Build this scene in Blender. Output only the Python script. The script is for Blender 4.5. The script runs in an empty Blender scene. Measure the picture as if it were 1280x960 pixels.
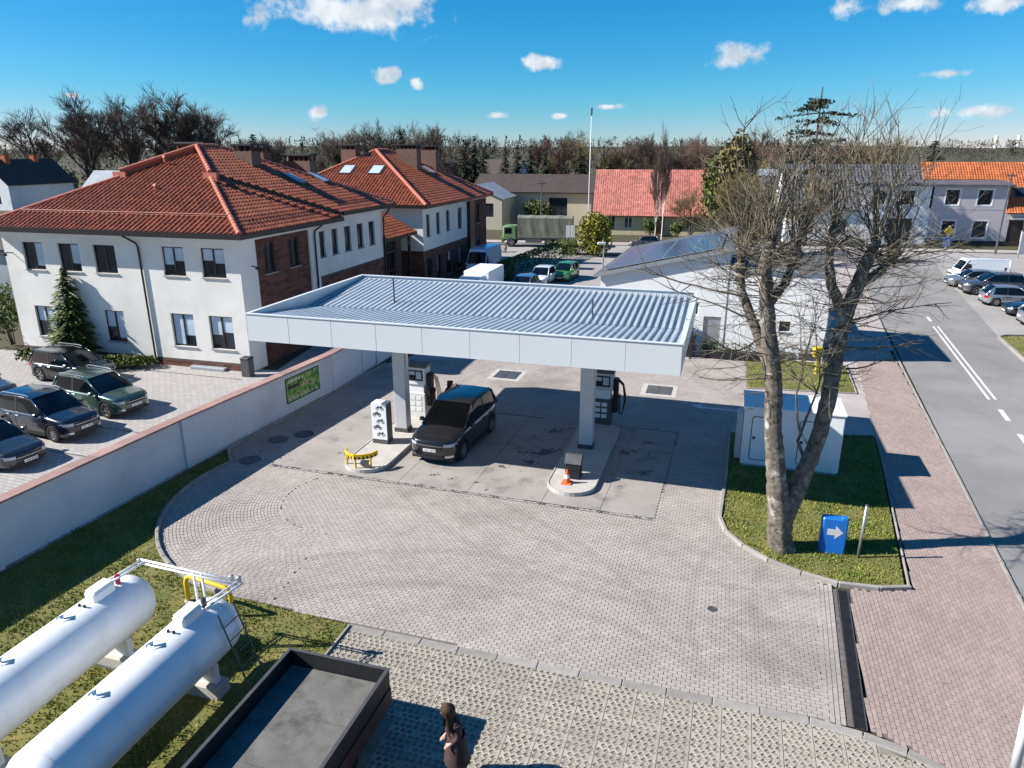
import bpy, math, random
from mathutils import Vector, Matrix
random.seed(7)
R = math.radians
scene = bpy.context.scene
col = scene.collection

# ------------------------------------------------------------------ camera
CAM_H = 11.5
cd = bpy.data.cameras.new('camera'); cam = bpy.data.objects.new('camera', cd); col.objects.link(cam)
cam.location = (0, 0, CAM_H); cam.rotation_euler = (R(90) - math.atan(293 / 905), 0, 0)
cd.sensor_width = 36; cd.lens = 36 * 905 / 1280; cd.clip_end = 9000; cd.clip_start = .1
scene.camera = cam

# ------------------------------------------------------------------ sky, sun, exposure
SUN_EL, SUN_AZ = 35.0, 2.5          # shadows run along +X, turned SUN_AZ towards +Y
w = bpy.data.worlds.new('World'); scene.world = w; w.use_nodes = True
nt = w.node_tree; nt.nodes.clear(); N = nt.nodes.new; Lk = nt.links.new
wo = N('ShaderNodeOutputWorld'); bg = N('ShaderNodeBackground'); sky = N('ShaderNodeTexSky')
sky.sky_type = 'NISHITA'; sky.sun_disc = False
sky.sun_elevation = R(SUN_EL); sky.sun_rotation = R(-90 - SUN_AZ)
sky.air_density = 1.0; sky.dust_density = .0; sky.ozone_density = 3.0; sky.altitude = 400
bg.inputs['Strength'].default_value = .05
tc = N('ShaderNodeTexCoord')
nz = N('ShaderNodeTexNoise'); nz.inputs['Scale'].default_value = 26; nz.inputs['Detail'].default_value = 7; nz.inputs['Roughness'].default_value = .62
Lk(tc.outputs['Generated'], nz.inputs['Vector'])
def vm(op, a, b=None):
    n = N('ShaderNodeVectorMath'); n.operation = op
    Lk(a, n.inputs[0])
    if b is not None: n.inputs[1].default_value = b
    return n
def mth(op, a, b):
    n = N('ShaderNodeMath'); n.operation = op
    for i, q in enumerate((a, b)):
        if isinstance(q, (int, float)): n.inputs[i].default_value = q
        else: Lk(q, n.inputs[i])
    return n.outputs[0]
# clear cold spring air: deepen the blue overhead, keep the horizon pale
sp = N('ShaderNodeSeparateColor'); Lk(sky.outputs[0], sp.inputs[0]); hs = N('ShaderNodeCombineColor')
for i, (ex_, k_) in enumerate(((2.4, .044), (1.03, .875), (.9, 1.55))): Lk(mth('MULTIPLY', mth('POWER', sp.outputs[i], ex_), k_), hs.inputs[i])
# clouds: direction (unit vector), half width, half height in radians
CLOUDS = [(-.2067, .9657, .1574, .105, .028), (-.15, .9700, .1700, .060, .020), (-.1555, .9837, .0907, .021, .012), (-.1215, .9893, .0809, .010, .008),
          (-.2428, .9690, .0449, .023, .013), (.0373, .9937, .1056, .036, .011), (.2816, .9532, .1101, .038, .020),
          (.3782, .9127, .1545, .028, .014), (.4462, .8818, .1531, .050, .012), (.5121, .8462, .1470, .056, .012),
          (.4863, .8701, .0802, .036, .007), (.5145, .8566, .0397, .044, .009), (-.4917, .8689, .0570, .010, .004),
          (-.02, .9991, .0414, .016, .006), (.0621, .9972, .0413, .014, .005), (.1229, .9910, .0526, .024, .005)]
rc = random.Random(3)
for i in range(22):
    a = R(rc.uniform(48, 312)); e = R(rc.uniform(8, 60))
    CLOUDS.append((math.sin(a) * math.cos(e), math.cos(a) * math.cos(e), math.sin(e), rc.uniform(.03, .11), rc.uniform(.012, .035)))
acc = None
for (x, y, z, sx, sz) in CLOUDS:
    l = math.sqrt(x * x + y * y + z * z)
    s = vm('SUBTRACT', tc.outputs['Generated'], (x / l, y / l, z / l))
    m = vm('MULTIPLY', s.outputs[0], (1 / sx, 1 / sx, 1 / sz))
    ln = vm('LENGTH', m.outputs[0])
    acc = ln.outputs['Value'] if acc is None else mth('MINIMUM', acc, ln.outputs['Value'])
nn = mth('MULTIPLY', mth('SUBTRACT', nz.outputs['Fac'], .5), 3.2)
val = mth('SUBTRACT', mth('ADD', nn, 1.0), acc)
rp = N('ShaderNodeMapRange'); rp.interpolation_type = 'SMOOTHSTEP'
rp.inputs['From Min'].default_value = 0; rp.inputs['From Max'].default_value = .75; rp.inputs['To Max'].default_value = .93
Lk(val, rp.inputs['Value'])
n2 = N('ShaderNodeTexNoise'); n2.inputs['Scale'].default_value = 40; n2.inputs['Detail'].default_value = 4
Lk(tc.outputs['Generated'], n2.inputs['Vector'])
cr = N('ShaderNodeValToRGB'); cr.color_ramp.elements[0].position = .35; cr.color_ramp.elements[1].position = .62
cr.color_ramp.elements[0].color = (6.0, 6.8, 7.6, 1); cr.color_ramp.elements[1].color = (9.6, 9.9, 10.2, 1)
Lk(n2.outputs['Fac'], cr.inputs[0])
mx = N('ShaderNodeMixRGB'); Lk(rp.outputs[0], mx.inputs[0]); Lk(hs.outputs[0], mx.inputs[1]); Lk(cr.outputs[0], mx.inputs[2])
Lk(mx.outputs[0], bg.inputs['Color']); Lk(bg.outputs[0], wo.inputs['Surface'])

sl = bpy.data.lights.new('sun', 'SUN'); sl.energy = 5.0; sl.angle = R(.5); sl.color = (1, .955, .89)
sun = bpy.data.objects.new('sun', sl); col.objects.link(sun)
sun.rotation_euler = (0, -R(90 - SUN_EL), R(SUN_AZ)); sun.location = (-40, 20, 40)
vs = scene.view_settings; vs.view_transform = 'Standard'; vs.look = 'None'; vs.exposure = .97; vs.gamma = 1; vs.use_curve_mapping = False

# ------------------------------------------------------------------ helpers
class MB:
    def __init__(s): s.v = []; s.f = []; s.m = []
    def add(s, vs_, fs, mi=0):
        o = len(s.v); s.v += [tuple(p) for p in vs_]; s.f += [tuple(i + o for i in f) for f in fs]; s.m += [mi] * len(fs); return s
    def box(s, x0, y0, z0, x1, y1, z1, mi=0):
        return s.add([(x0,y0,z0),(x1,y0,z0),(x1,y1,z0),(x0,y1,z0),(x0,y0,z1),(x1,y0,z1),(x1,y1,z1),(x0,y1,z1)],
                     [(0,3,2,1),(4,5,6,7),(0,1,5,4),(1,2,6,5),(2,3,7,6),(3,0,4,7)], mi)
    def bbox(s, x0, y0, z0, x1, y1, z1, b=.01, mi=0):     # box with chamfered top and side edges
        def ring(i, z): return [(x0+i,y0,z),(x1-i,y0,z),(x1,y0+i,z),(x1,y1-i,z),(x1-i,y1,z),(x0+i,y1,z),(x0,y1-i,z),(x0,y0+i,z)]
        top = [(x0+b,y0+b,z1),(x1-b,y0+b,z1),(x1-b,y1-b,z1),(x0+b,y1-b,z1)]
        v = ring(b, z0) + ring(b, z1 - b) + top
        f = [(i,(i+1)%8,8+(i+1)%8,8+i) for i in range(8)] + [(8,9,17,16),(9,10,17),(10,11,18,17),(11,12,18),(12,13,19,18),(13,14,19),(14,15,16,19),(15,8,16),(16,17,18,19),tuple(range(7,-1,-1))]
        return s.add(v, f, mi)
    def obox(s, c, sz, rz=0, mi=0):
        a, b = math.cos(rz), math.sin(rz); q = MB().box(-sz[0]/2,-sz[1]/2,-sz[2]/2,sz[0]/2,sz[1]/2,sz[2]/2)
        return s.add([(c[0]+x*a-y*b, c[1]+x*b+y*a, c[2]+z) for x,y,z in q.v], q.f, mi)
    def prism(s, poly, z0, z1, mi=0):
        n = len(poly); v = [(x,y,z0) for x,y in poly] + [(x,y,z1) for x,y in poly]
        return s.add(v, [tuple(range(n-1,-1,-1)), tuple(range(n,2*n))] + [(i,(i+1)%n,n+(i+1)%n,n+i) for i in range(n)], mi)
    def tube(s, pts, rad, n=8, cap=True, mi=0):
        pts = [Vector(p) for p in pts]
        if not isinstance(rad, (list, tuple)): rad = [rad] * len(pts)
        v = []; up = None
        for i, p in enumerate(pts):
            d = (pts[min(i+1,len(pts)-1)] - pts[max(i-1,0)])
            d = d.normalized() if d.length > 1e-9 else Vector((0,0,1))
            if up is None: up = Vector((0,0,1)) if abs(d.z) < .9 else Vector((1,0,0))
            a = d.cross(up)
            if a.length < 1e-6: a = d.cross(Vector((1,.3,.2)))
            a.normalize(); b = a.cross(d); up = b
            for k in range(n):
                t = 2*math.pi*k/n; v.append(p + (a*math.cos(t) + b*math.sin(t))*rad[i])
        f = []
        for i in range(len(pts)-1):
            for k in range(n): f.append((i*n+k, i*n+(k+1)%n, (i+1)*n+(k+1)%n, (i+1)*n+k))
        if cap: f += [tuple(range(n-1,-1,-1)), tuple((len(pts)-1)*n+k for k in range(n))]
        return s.add(v, f, mi)
    def lathe(s, prof, n=16, c=(0,0,0), mi=0):            # about z
        v = []
        for r, z in prof:
            for k in range(n): t = 2*math.pi*k/n; v.append((c[0]+r*math.cos(t), c[1]+r*math.sin(t), c[2]+z))
        f = [(i*n+k, i*n+(k+1)%n, (i+1)*n+(k+1)%n, (i+1)*n+k) for i in range(len(prof)-1) for k in range(n)]
        f += [tuple(range(n-1,-1,-1)), tuple((len(prof)-1)*n+k for k in range(n))]
        return s.add(v, f, mi)
    def grid(s, rows, mi=0, flip=False):                   # rows of equal-length point lists
        n = len(rows[0]); v = [p for r in rows for p in r]; f = []
        for i in range(len(rows)-1):
            for k in range(n-1):
                q = (i*n+k, i*n+k+1, (i+1)*n+k+1, (i+1)*n+k); f.append(q[::-1] if flip else q)
        return s.add(v, f, mi)
    def xf(s, M): s.v = [tuple(M @ Vector(p)) for p in s.v]; return s
    def mesh(s, name, mats, smooth=False, auto=None):
        me = bpy.data.meshes.new(name); me.from_pydata(s.v, [], s.f)
        for m in (mats if isinstance(mats, (list, tuple)) else [mats]): me.materials.append(m)
        if any(s.m): me.polygons.foreach_set('material_index', s.m)
        if smooth: me.polygons.foreach_set('use_smooth', [True]*len(me.polygons))
        if auto:
            me.set_sharp_from_angle(angle=R(auto))
        me.update(); return me
    def build(s, name, mats, parent=None, smooth=False, loc=None, rz=None, auto=None):
        o = bpy.data.objects.new(name, s.mesh(name, mats, smooth, auto)); col.objects.link(o)
        if parent is not None: o.parent = parent
        if loc is not None: o.location = loc
        if rz is not None: o.rotation_euler = (0, 0, rz)
        return o
def tag(o, label=None, cat=None, group=None, kind=None):
    if label: o['label'] = label
    if cat: o['category'] = cat
    if group: o['group'] = group
    if kind: o['kind'] = kind
    return o
def thing(name, label, cat, loc=(0,0,0), rz=0, group=None):
    o = bpy.data.objects.new(name, None); col.objects.link(o); o.location = loc; o.rotation_euler = (0,0,rz); o.empty_display_size = .3
    return tag(o, label, cat, group)
def copy_tree(o, parent=None):
    c = o.copy(); col.objects.link(c)
    if parent is not None: c.parent = parent
    for ch in list(o.children): copy_tree(ch, c)
    return c
def inpoly(x, y, P):
    r = False; n = len(P); j = n - 1
    for i in range(n):
        xi, yi = P[i]; xj, yj = P[j]
        if (yi > y) != (yj > y) and x < (xj-xi)*(y-yi)/(yj-yi)+xi: r = not r
        j = i
    return r

# ------------------------------------------------------------------ materials
MATS = {}
def mat(name, c, rough=.7, var=.12, scale=3., bump=0., bscale=60., metal=0., spec=.4, c2=None, coat=0., attr=False, stain=None, detail=5, wave=None, hue=0):
    m = bpy.data.materials.new(name); m.use_nodes = True; t = m.node_tree; b = t.nodes['Principled BSDF']
    b.inputs['Roughness'].default_value = rough; b.inputs['Metallic'].default_value = metal
    b.inputs['Specular IOR Level'].default_value = spec; b.inputs['Coat Weight'].default_value = coat
    n = t.nodes.new; l = t.links.new
    co = n('ShaderNodeTexCoord')
    no = n('ShaderNodeTexNoise'); no.inputs['Scale'].default_value = scale; no.inputs['Detail'].default_value = detail; no.inputs['Roughness'].default_value = .6
    l(co.outputs['Object'], no.inputs['Vector'])
    r = n('ShaderNodeValToRGB'); r.color_ramp.elements[0].position = .3; r.color_ramp.elements[1].position = .7
    d = c2 if c2 else tuple(min(1, x*(1+var)) for x in c); e = c if c2 else tuple(x*(1-var) for x in c)
    r.color_ramp.elements[0].color = (*e, 1); r.color_ramp.elements[1].color = (*d, 1)
    l(no.outputs['Fac'], r.inputs[0]); out = r.outputs[0]
    if attr:
        at = n('ShaderNodeAttribute'); at.attribute_name = 'tone'
        mu = n('ShaderNodeMixRGB'); mu.blend_type = 'MULTIPLY'; mu.inputs[0].default_value = 1; l(out, mu.inputs[1]); l(at.outputs['Color'], mu.inputs[2]); out = mu.outputs[0]
    if stain:
        s2 = n('ShaderNodeTexNoise'); s2.inputs['Scale'].default_value = stain[0]; s2.inputs['Detail'].default_value = 6; s2.inputs['Roughness'].default_value = .65
        l(co.outputs['Object'], s2.inputs['Vector'])
        rr = n('ShaderNodeMapRange'); rr.inputs['From Min'].default_value = stain[1]; rr.inputs['From Max'].default_value = stain[2]; rr.inputs['To Max'].default_value = stain[4]
        l(s2.outputs['Fac'], rr.inputs['Value'])
        mu = n('ShaderNodeMixRGB'); l(rr.outputs[0], mu.inputs[0]); l(out, mu.inputs[1]); mu.inputs[2].default_value = (*stain[3], 1); out = mu.outputs[0]
    l(out, b.inputs['Base Color'])
    if bump:
        b2 = n('ShaderNodeTexNoise'); b2.inputs['Scale'].default_value = bscale; b2.inputs['Detail'].default_value = 4
        l(co.outputs['Object'], b2.inputs['Vector'])
        bp = n('ShaderNodeBump'); bp.inputs['Strength'].default_value = bump; bp.inputs['Distance'].default_value = .02
        l(b2.outputs['Fac'], bp.inputs['Height']); l(bp.outputs[0], b.inputs['Normal'])
    MATS[name] = m; return m
def glass(name, c=(.014,.022,.032), rough=.05, spec=.4):
    return mat(name, c, rough, .5, .7, spec=spec)
M = MATS
mat('paver', (.355,.316,.288), .85, .12, .45, .15, 90, attr=True, stain=(.22,.50,.66,(.22,.195,.175),.75))
mat('paver_joint', (.12,.105,.095), .95, .3, 6)
mat('paver_pink', (.315,.248,.222), .85, .10, .5, .15, 90, attr=True, stain=(.3,.55,.75,(.22,.17,.155),.5))
mat('walk', (.38,.335,.315), .85, .10, .6, .15, 60, stain=(.4,.5,.72,(.30,.25,.24),.6))
mat('concrete', (.295,.27,.25), .85, .14, .7, .2, 50, stain=(.9,.54,.70,(.13,.12,.112),.8))
mat('oil', (.075,.068,.062), .6, .4, 6)
mat('concrete_light', (.42,.40,.37), .85, .12, 3, .2, 60)
mat('gridslab', (.36,.33,.288), .9, .12, 1.2, .3, 70, attr=True, stain=(.5,.5,.75,(.26,.24,.20),.5))
mat('soil', (.12,.095,.07), .95, .4, 8, .5, 30)
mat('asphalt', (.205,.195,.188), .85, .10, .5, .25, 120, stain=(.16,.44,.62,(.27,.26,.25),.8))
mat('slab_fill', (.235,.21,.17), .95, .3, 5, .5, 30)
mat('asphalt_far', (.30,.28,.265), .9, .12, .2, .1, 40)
mat('line_white', (.58,.575,.565), .7, .12, 8)
mat('kerb', (.275,.255,.232), .85, .15, 4, .2, 50, attr=True)
mat('grass_soil', (.085,.10,.02), .95, .3, 1.2, .6, 40, c2=(.19,.165,.05))
mat('grass', (.10,.15,.02), .7, .3, 1.6, c2=(.22,.215,.05), attr=True)
mat('earth', (.06,.048,.03), .95, .3, .03, .3, 2, c2=(.065,.065,.025), detail=10)
mat('stucco', (.67,.645,.60), .9, .06, .6, .15, 90, stain=(.35,.48,.75,(.50,.48,.44),.6))
mat('stucco_grey', (.62,.62,.63), .9, .06, .6, .15, 90, stain=(.6,.5,.8,(.42,.42,.43),.6))
mat('cornice', (.62,.62,.63), .8, .05, 2)
mat('brick', (.115,.045,.032), .85, .25, 12, .2, 60, attr=True)
mat('mortar', (.10,.075,.065), .95, .2, 8)
mat('rooftile', (.265,.078,.040), .42, .22, 2.5, spec=.35, attr=True)
mat('rooftile_o', (.43,.125,.045), .6, .22, 1.5, spec=.3, attr=True)
mat('rooftile_p', (.42,.15,.115), .6, .12, .6, spec=.3, attr=True)
mat('rooftile_g', (.10,.105,.115), .6, .2, 1, spec=.3, attr=True)
mat('ridge', (.42,.13,.085), .6, .2, 4)
mat('dark', (.018,.018,.02), .5, .3, 5)
mat('gutter', (.012,.010,.010), .4, .2, 5)
mat('frame_brown', (.03,.022,.02), .4, .2, 5)
mat('frame_white', (.75,.75,.74), .5, .05, 5)
mat('sill', (.30,.29,.28), .6, .1, 5)
glass('glass'); glass('glass_car', (.004,.007,.010), .03, .4)
mat('blind', (.42,.50,.58), .15, .15, 2, spec=.6)
mat('curtain', (.55,.58,.60), .3, .1, 4)
mat('zinc', (.36,.415,.47), .45, .08, .8, metal=.0, spec=.5, stain=(.7,.5,.75,(.27,.32,.37),.5))
mat('fascia', (.61,.63,.64), .42, .04, .5, spec=.5, stain=(.5,.55,.8,(.52,.56,.60),.4))
mat('column', (.52,.53,.55), .5, .06, .8, metal=.2)
mat('steel', (.45,.46,.47), .4, .1, 5, metal=.7)
mat('steel_dark', (.10,.10,.105), .5, .2, 5, metal=.4)
mat('white_paint', (.76,.77,.78), .55, .04, 1.5, stain=(1.2,.55,.8,(.6,.6,.58),.5))
mat('tank_white', (.76,.77,.78), .38, .04, .8, spec=.45, stain=(1.3,.50,.74,(.56,.55,.52),.6))
mat('yellow', (.75,.50,.02), .45, .1, 4)
mat('black_plastic', (.012,.012,.014), .6, .3, 6)
mat('orange', (.80,.13,.03), .5, .1, 5)
mat('white_band', (.8,.8,.78), .5, .05, 5)
mat('blue_sign', (.012,.15,.52), .4, .1, 1.2, stain=(3,.6,.8,(.05,.22,.55),.4))
mat('wall_paint', (.60,.61,.65), .85, .07, .5, .2, 60, stain=(.35,.5,.75,(.42,.42,.46),.6))
mat('wall_cap', (.30,.19,.165), .85, .15, 2, .2, 40, attr=True)
mat('bark', (.045,.036,.028), .95, .35, 6, 1.0, 14, c2=(.22,.19,.155), detail=12, stain=(2.4,.56,.66,(.42,.39,.35),.85))
mat('twig', (.09,.072,.05), .85, .3, 2, c2=(.21,.18,.13))
mat('bark_far', (.085,.065,.05), .95, .3, 2)
mat('twig_far', (.125,.092,.072), .95, .3, .2)
mat('twig_red', (.15,.095,.07), .95, .3, .2)
mat('twig_olive', (.17,.135,.06), .95, .3, .3)
mat('birch', (.62,.60,.56), .8, .3, 3)
mat('needle', (.016,.032,.014), .8, .35, 1.5, attr=True)
mat('needle_light', (.075,.105,.024), .8, .35, 1.5, attr=True)
mat('leaf_bush', (.06,.085,.012), .7, .35, 1.5, attr=True)
mat('leaf_yellow', (.20,.19,.02), .7, .3, 1.5, attr=True)
mat('shed_black', (.014,.014,.016), .6, .3, 2)
mat('shed_floor', (.135,.13,.12), .85, .25, 1.4, .3, 40, stain=(1.3,.50,.68,(.05,.05,.05),.8))
mat('tarp', (.16,.165,.125), .8, .15, .8, .4, 3)
mat('truck_green', (.12,.20,.09), .5, .1, 2)
mat('roof_brown', (.06,.043,.038), .7, .2, 1)
mat('roof_grey', (.28,.31,.34), .6, .15, .6)
mat('plaster_beige', (.50,.44,.34), .9, .12, .5, stain=(.5,.5,.75,(.35,.30,.23),.6))
mat('plaster_yellow', (.58,.50,.31), .9, .1, .7, stain=(.8,.5,.75,(.42,.37,.25),.6))
mat('chimney_brick', (.16,.095,.075), .9, .2, 4)
mat('plaster_lilac', (.47,.43,.45), .9, .06, .8, stain=(.8,.5,.75,(.38,.35,.36),.5))
mat('plaster_white', (.72,.72,.72), .9, .06, .4, stain=(.35,.52,.75,(.56,.55,.53),.6))
mat('solar', (.035,.045,.085), .2, .2, 1, spec=.7)
mat('skin', (.55,.35,.26), .6, .05, 5); mat('hair', (.06,.030,.013), .75, .45, 40, .8, 90); mat('coat', (.05,.030,.028), .9, .35, 9, .6, 18)
mat('rubber', (.015,.015,.016), .8, .2, 10); mat('rim', (.42,.43,.45), .3, .1, 5, metal=.8); mat('chrome', (.6,.6,.62), .2, .05, 5, metal=.9)
mat('headlight', (.36,.40,.45), .08, .2, 20, spec=.8); mat('taillight', (.28,.012,.012), .2, .2, 10); mat('plate', (.74,.74,.72), .5, .05, 5)
def paint(name, c, metal=.3, rough=.22): return mat(name, c, rough, .04, 1, metal=metal, coat=1.0, spec=.5)
paint('p_black', (.004,.005,.008), .0); paint('p_green', (.055,.10,.085), .5); paint('p_navy', (.012,.016,.032)); paint('p_dgrey', (.035,.042,.045), .5)
paint('p_silver', (.42,.44,.47), .7); paint('p_white', (.74,.75,.76), 0); paint('p_lime', (.09,.33,.07), .4); paint('p_blue', (.10,.20,.36), .4); paint('p_grey', (.12,.13,.14), .6); paint('p_vanblue', (.58,.64,.72), .0)
def tyre_tracks(m, rings):
    t = m.node_tree; b = t.nodes['Principled BSDF']; src = b.inputs['Base Color'].links[0].from_socket; n = t.nodes.new; l = t.links.new
    co = n('ShaderNodeTexCoord'); no = n('ShaderNodeTexNoise'); no.inputs['Scale'].default_value = .9; no.inputs['Detail'].default_value = 6; l(co.outputs['Object'], no.inputs['Vector']); acc = None
    for cx, cy, rad, wd in rings:
        d = n('ShaderNodeVectorMath'); d.operation = 'DISTANCE'; l(co.outputs['Object'], d.inputs[0]); d.inputs[1].default_value = (cx, cy, 0)
        a = n('ShaderNodeMath'); a.operation = 'SUBTRACT'; l(d.outputs['Value'], a.inputs[0]); a.inputs[1].default_value = rad
        q = n('ShaderNodeMath'); q.operation = 'ABSOLUTE'; l(a.outputs[0], q.inputs[0])
        r = n('ShaderNodeMapRange'); r.interpolation_type = 'SMOOTHSTEP'; r.inputs['From Min'].default_value = wd*.3; r.inputs['From Max'].default_value = wd; r.inputs['To Min'].default_value = 1; r.inputs['To Max'].default_value = 0; l(q.outputs[0], r.inputs['Value'])
        if acc is None: acc = r.outputs[0]
        else:
            x = n('ShaderNodeMath'); x.operation = 'MAXIMUM'; l(acc, x.inputs[0]); l(r.outputs[0], x.inputs[1]); acc = x.outputs[0]
    k = n('ShaderNodeMath'); k.operation = 'MULTIPLY'; l(acc, k.inputs[0]); l(no.outputs['Fac'], k.inputs[1])
    k2 = n('ShaderNodeMath'); k2.operation = 'MULTIPLY'; l(k.outputs[0], k2.inputs[0]); k2.inputs[1].default_value = .34
    mx_ = n('ShaderNodeMixRGB'); l(k2.outputs[0], mx_.inputs[0]); l(src, mx_.inputs[1]); mx_.inputs[2].default_value = (.15,.13,.12,1); l(mx_.outputs[0], b.inputs['Base Color'])
tyre_tracks(M['paver'], ((-3,8,9.5,.22),(-3,8,11.2,.22),(9,30,13.0,.2),(9,30,14.6,.2),(14,14,8.0,.2),(14,14,9.6,.2),(-9,12,13.4,.2)))
def set_tone(o, per, lo=.8, hi=1.15, seed=1, tint=0.):
    """one tone for each group of `per` faces, read by the material as the piece's own colour"""
    me = o.data; r = random.Random(seed)
    a = me.attributes.new('tone', 'FLOAT_COLOR', 'FACE'); n = len(me.polygons); buf = []
    i = 0
    while i < n:
        k = per if isinstance(per, int) else per[len(buf)//4]
        t = r.uniform(lo, hi); q = r.uniform(-tint, tint)
        buf += [t*(1+q), t, t*(1-q), 1] * min(per, n-i); i += per
    a.data.foreach_set('color', buf)
    return o
def white_tone(o):
    me = o.data; a = me.attributes.new('tone', 'FLOAT_COLOR', 'FACE'); a.data.foreach_set('color', [1.]*4*len(me.polygons)); return o
# ================================================================== SETTING
A = R(-16.5); CA, SA = math.cos(A), math.sin(A)
def sheet(name, poly, z, m, parent=None):
    o = MB().add([(x,y,z) for x,y in poly], [tuple(range(len(poly)))]).build(name, m, parent)
    if parent is None: o['kind'] = 'structure'
    return o
# ground with low hills towards the horizon
mb = MB(); rows = []
ys = [-60,0,20,40,60,80,100,125,150,180,220,270,340,450,600,800,1100,1500,2000,2600,3400,4500]
for y in ys:
    row = []
    for i in range(-24, 25):
        x = (abs(i)/24.)**1.7*(1 if i>0 else -1)*(max(y,100)*1.5+150)
        h = -.07
        if y > 220:
            k = min(1, (y-220)/1500.); h += k*(14 + 7*math.sin(x*.0016+1.2) + 6*math.sin(x*.004+y*.002)) - min(1,(y-220)/600)*2
        row.append((x,y,h))
    rows.append(row)
mb.grid(rows, flip=False); o = mb.build('ground', M['earth'], smooth=True); o['kind'] = 'structure'

C0 = (-5.6, 22.6); RK = 6.05
def arc(c, r, a0, a1, n): return [(c[0]+r*math.cos(R(a0+(a1-a0)*i/n)), c[1]+r*math.sin(R(a0+(a1-a0)*i/n))) for i in range(n+1)]
kerb_arc = arc(C0, RK, 150, 246, 18)
FORE = [(-7.05,39.2),(-7.75,37.2),(-11.35,26.9)] + kerb_arc + [(-4.05,15.67),(6.35,12.50),(7.16,12.22),(8.92,17.2),(8.2,17.85),(7.5,18.5),(7.0,19.3),(6.7,20.2),(6.75,21.2),(7.75,24.1),(9.2,28.6),(11.9,35.0),(13.6,41.0),(5.2,44.0),(-2.6,46.2)]
SLAB = [(-9.23,25.53),(4.67,21.22),(7.12,28.85),(-6.85,33.05)]
PINK = [(7.50,12.10),(9.22,17.12),(10.2,17.0),(11.05,17.12),(14.6,26.3),(20.5,42.0),(22.7,42.0),(13.35,16.0),(11.1,10.3),(8.8,10.9)]
GRIDP = [(-4.15,15.45),(6.28,12.28),(7.4,11.75),(8.4,10.9),(9.2,9.6),(8,7.2),(-5.6,7.2),(-6.0,9.2)]
fc = sheet('forecourt_paving', FORE, -.022, M['paver_joint'])
sw = sheet('pavement', PINK, -.024, M['paver_joint'])

def lay(test, ang, org, ext, s=(.205,.105), seed=1, bond=.5):
    """pavers in running bond; returns list of 4-corner tops"""
    out = []; a, b = math.cos(ang), math.sin(ang); r = random.Random(seed); g = .0055
    nu = int(ext[0]/s[0]); nv = int(ext[1]/s[1])
    for j in range(nv):
        for i in range(nu):
            u = (i + (bond if j % 2 else 0))*s[0]; v = j*s[1]
            cx = org[0]+(u+s[0]/2)*a-(v+s[1]/2)*b; cy = org[1]+(u+s[0]/2)*b+(v+s[1]/2)*a
            if not test(cx, cy): continue
            out.append([(org[0]+p*a-q*b, org[1]+p*b+q*a) for p,q in ((u+g,v+g),(u+s[0]-g,v+g),(u+s[0]-g,v+s[1]-g),(u+g,v+s[1]-g))])
    return out
def paver_geo(tops, r):
    v = []; f = []
    for q in tops:
        o = len(v); dz = r.uniform(-.003,.003); cx = sum(p[0] for p in q)/4; cy = sum(p[1] for p in q)/4
        tx, ty = r.uniform(-.02,.02), r.uniform(-.02,.02)
        v += [(x,y,-.02) for x,y in q] + [(cx+(x-cx)*.97, cy+(y-cy)*.95, dz+(x-cx)*tx+(y-cy)*ty) for x,y in q]
        f += [(o+4,o+5,o+6,o+7),(o,o+1,o+5,o+4),(o+1,o+2,o+6,o+5),(o+2,o+3,o+7,o+6),(o+3,o,o+4,o+7)]
    return v, f
def pavers(tops, parent, m, seed, nind=150, lo=.91, hi=1.07, tint=.012):
    r = random.Random(seed)
    vis = [q for q in tops]
    vis.sort(key=lambda q: q[0][1] + .15*abs(q[0][0]-3))
    ind, rest = vis[:nind], vis[nind:]
    v, f = paver_geo(rest, r); b = MB(); b.v = v; b.f = f; b.m = [0]*len(f)
    o = b.build('paver_field', m, parent); o['kind'] = 'stuff'; set_tone(o, 5, lo, hi, seed, tint)
    protos = []
    for k in range(6):
        bb = MB().add([(-.097,-.047,-.02),(.097,-.047,-.02),(.097,.047,-.02),(-.097,.047,-.02),(-.094,-.044,0),(.094,-.044,0),(.094,.044,0),(-.094,.044,0)],
                      [(4,5,6,7),(0,1,5,4),(1,2,6,5),(2,3,7,6),(3,0,4,7)])
        me = bb.mesh('paver', m); a = me.attributes.new('tone','FLOAT_COLOR','FACE'); t = r.uniform(lo,hi); a.data.foreach_set('color',[t,t,t,1]*5); protos.append(me)
    for q in ind:
        ob = bpy.data.objects.new('paver', r.choice(protos)); col.objects.link(ob); ob.parent = parent
        ob.location = (sum(p[0] for p in q)/4, sum(p[1] for p in q)/4, r.uniform(-.003,.003))
        ob.rotation_euler = (r.uniform(-.02,.02), r.uniform(-.02,.02), math.atan2(q[1][1]-q[0][1], q[1][0]-q[0][0]))
def polar(x, y): return math.hypot(x-C0[0], y-C0[1]), math.degrees(math.atan2(y-C0[1], x-C0[0])) % 360
def in_arc(x, y):
    r_, a_ = polar(x, y); return 2.3 < r_ < RK and 118 < a_ < 262
FORE_W = [(x+(.10 if x > 6.5 else 0), y) for x, y in FORE]
DR0, DR1 = Vector((7.22,12.18)), Vector((9.02,17.2))
def by_drain(x, y):
    d_ = (DR1-DR0).normalized(); q = Vector((x,y))-DR0; return -.25 < q.dot(Vector((-d_.y,d_.x))) < .55 and -.4 < q.dot(d_) < 5.6
def t_fore(x, y): return y < 40 and not by_drain(x, y) and (inpoly(x, y, FORE) or inpoly(x, y, FORE_W)) and not inpoly(x, y, SLAB) and not in_arc(x, y)
tops = lay(t_fore, A, (-16.0, 13.0), (34, 38), seed=2)
ring = []
nr = int((RK-2.3)/.107)
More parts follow.
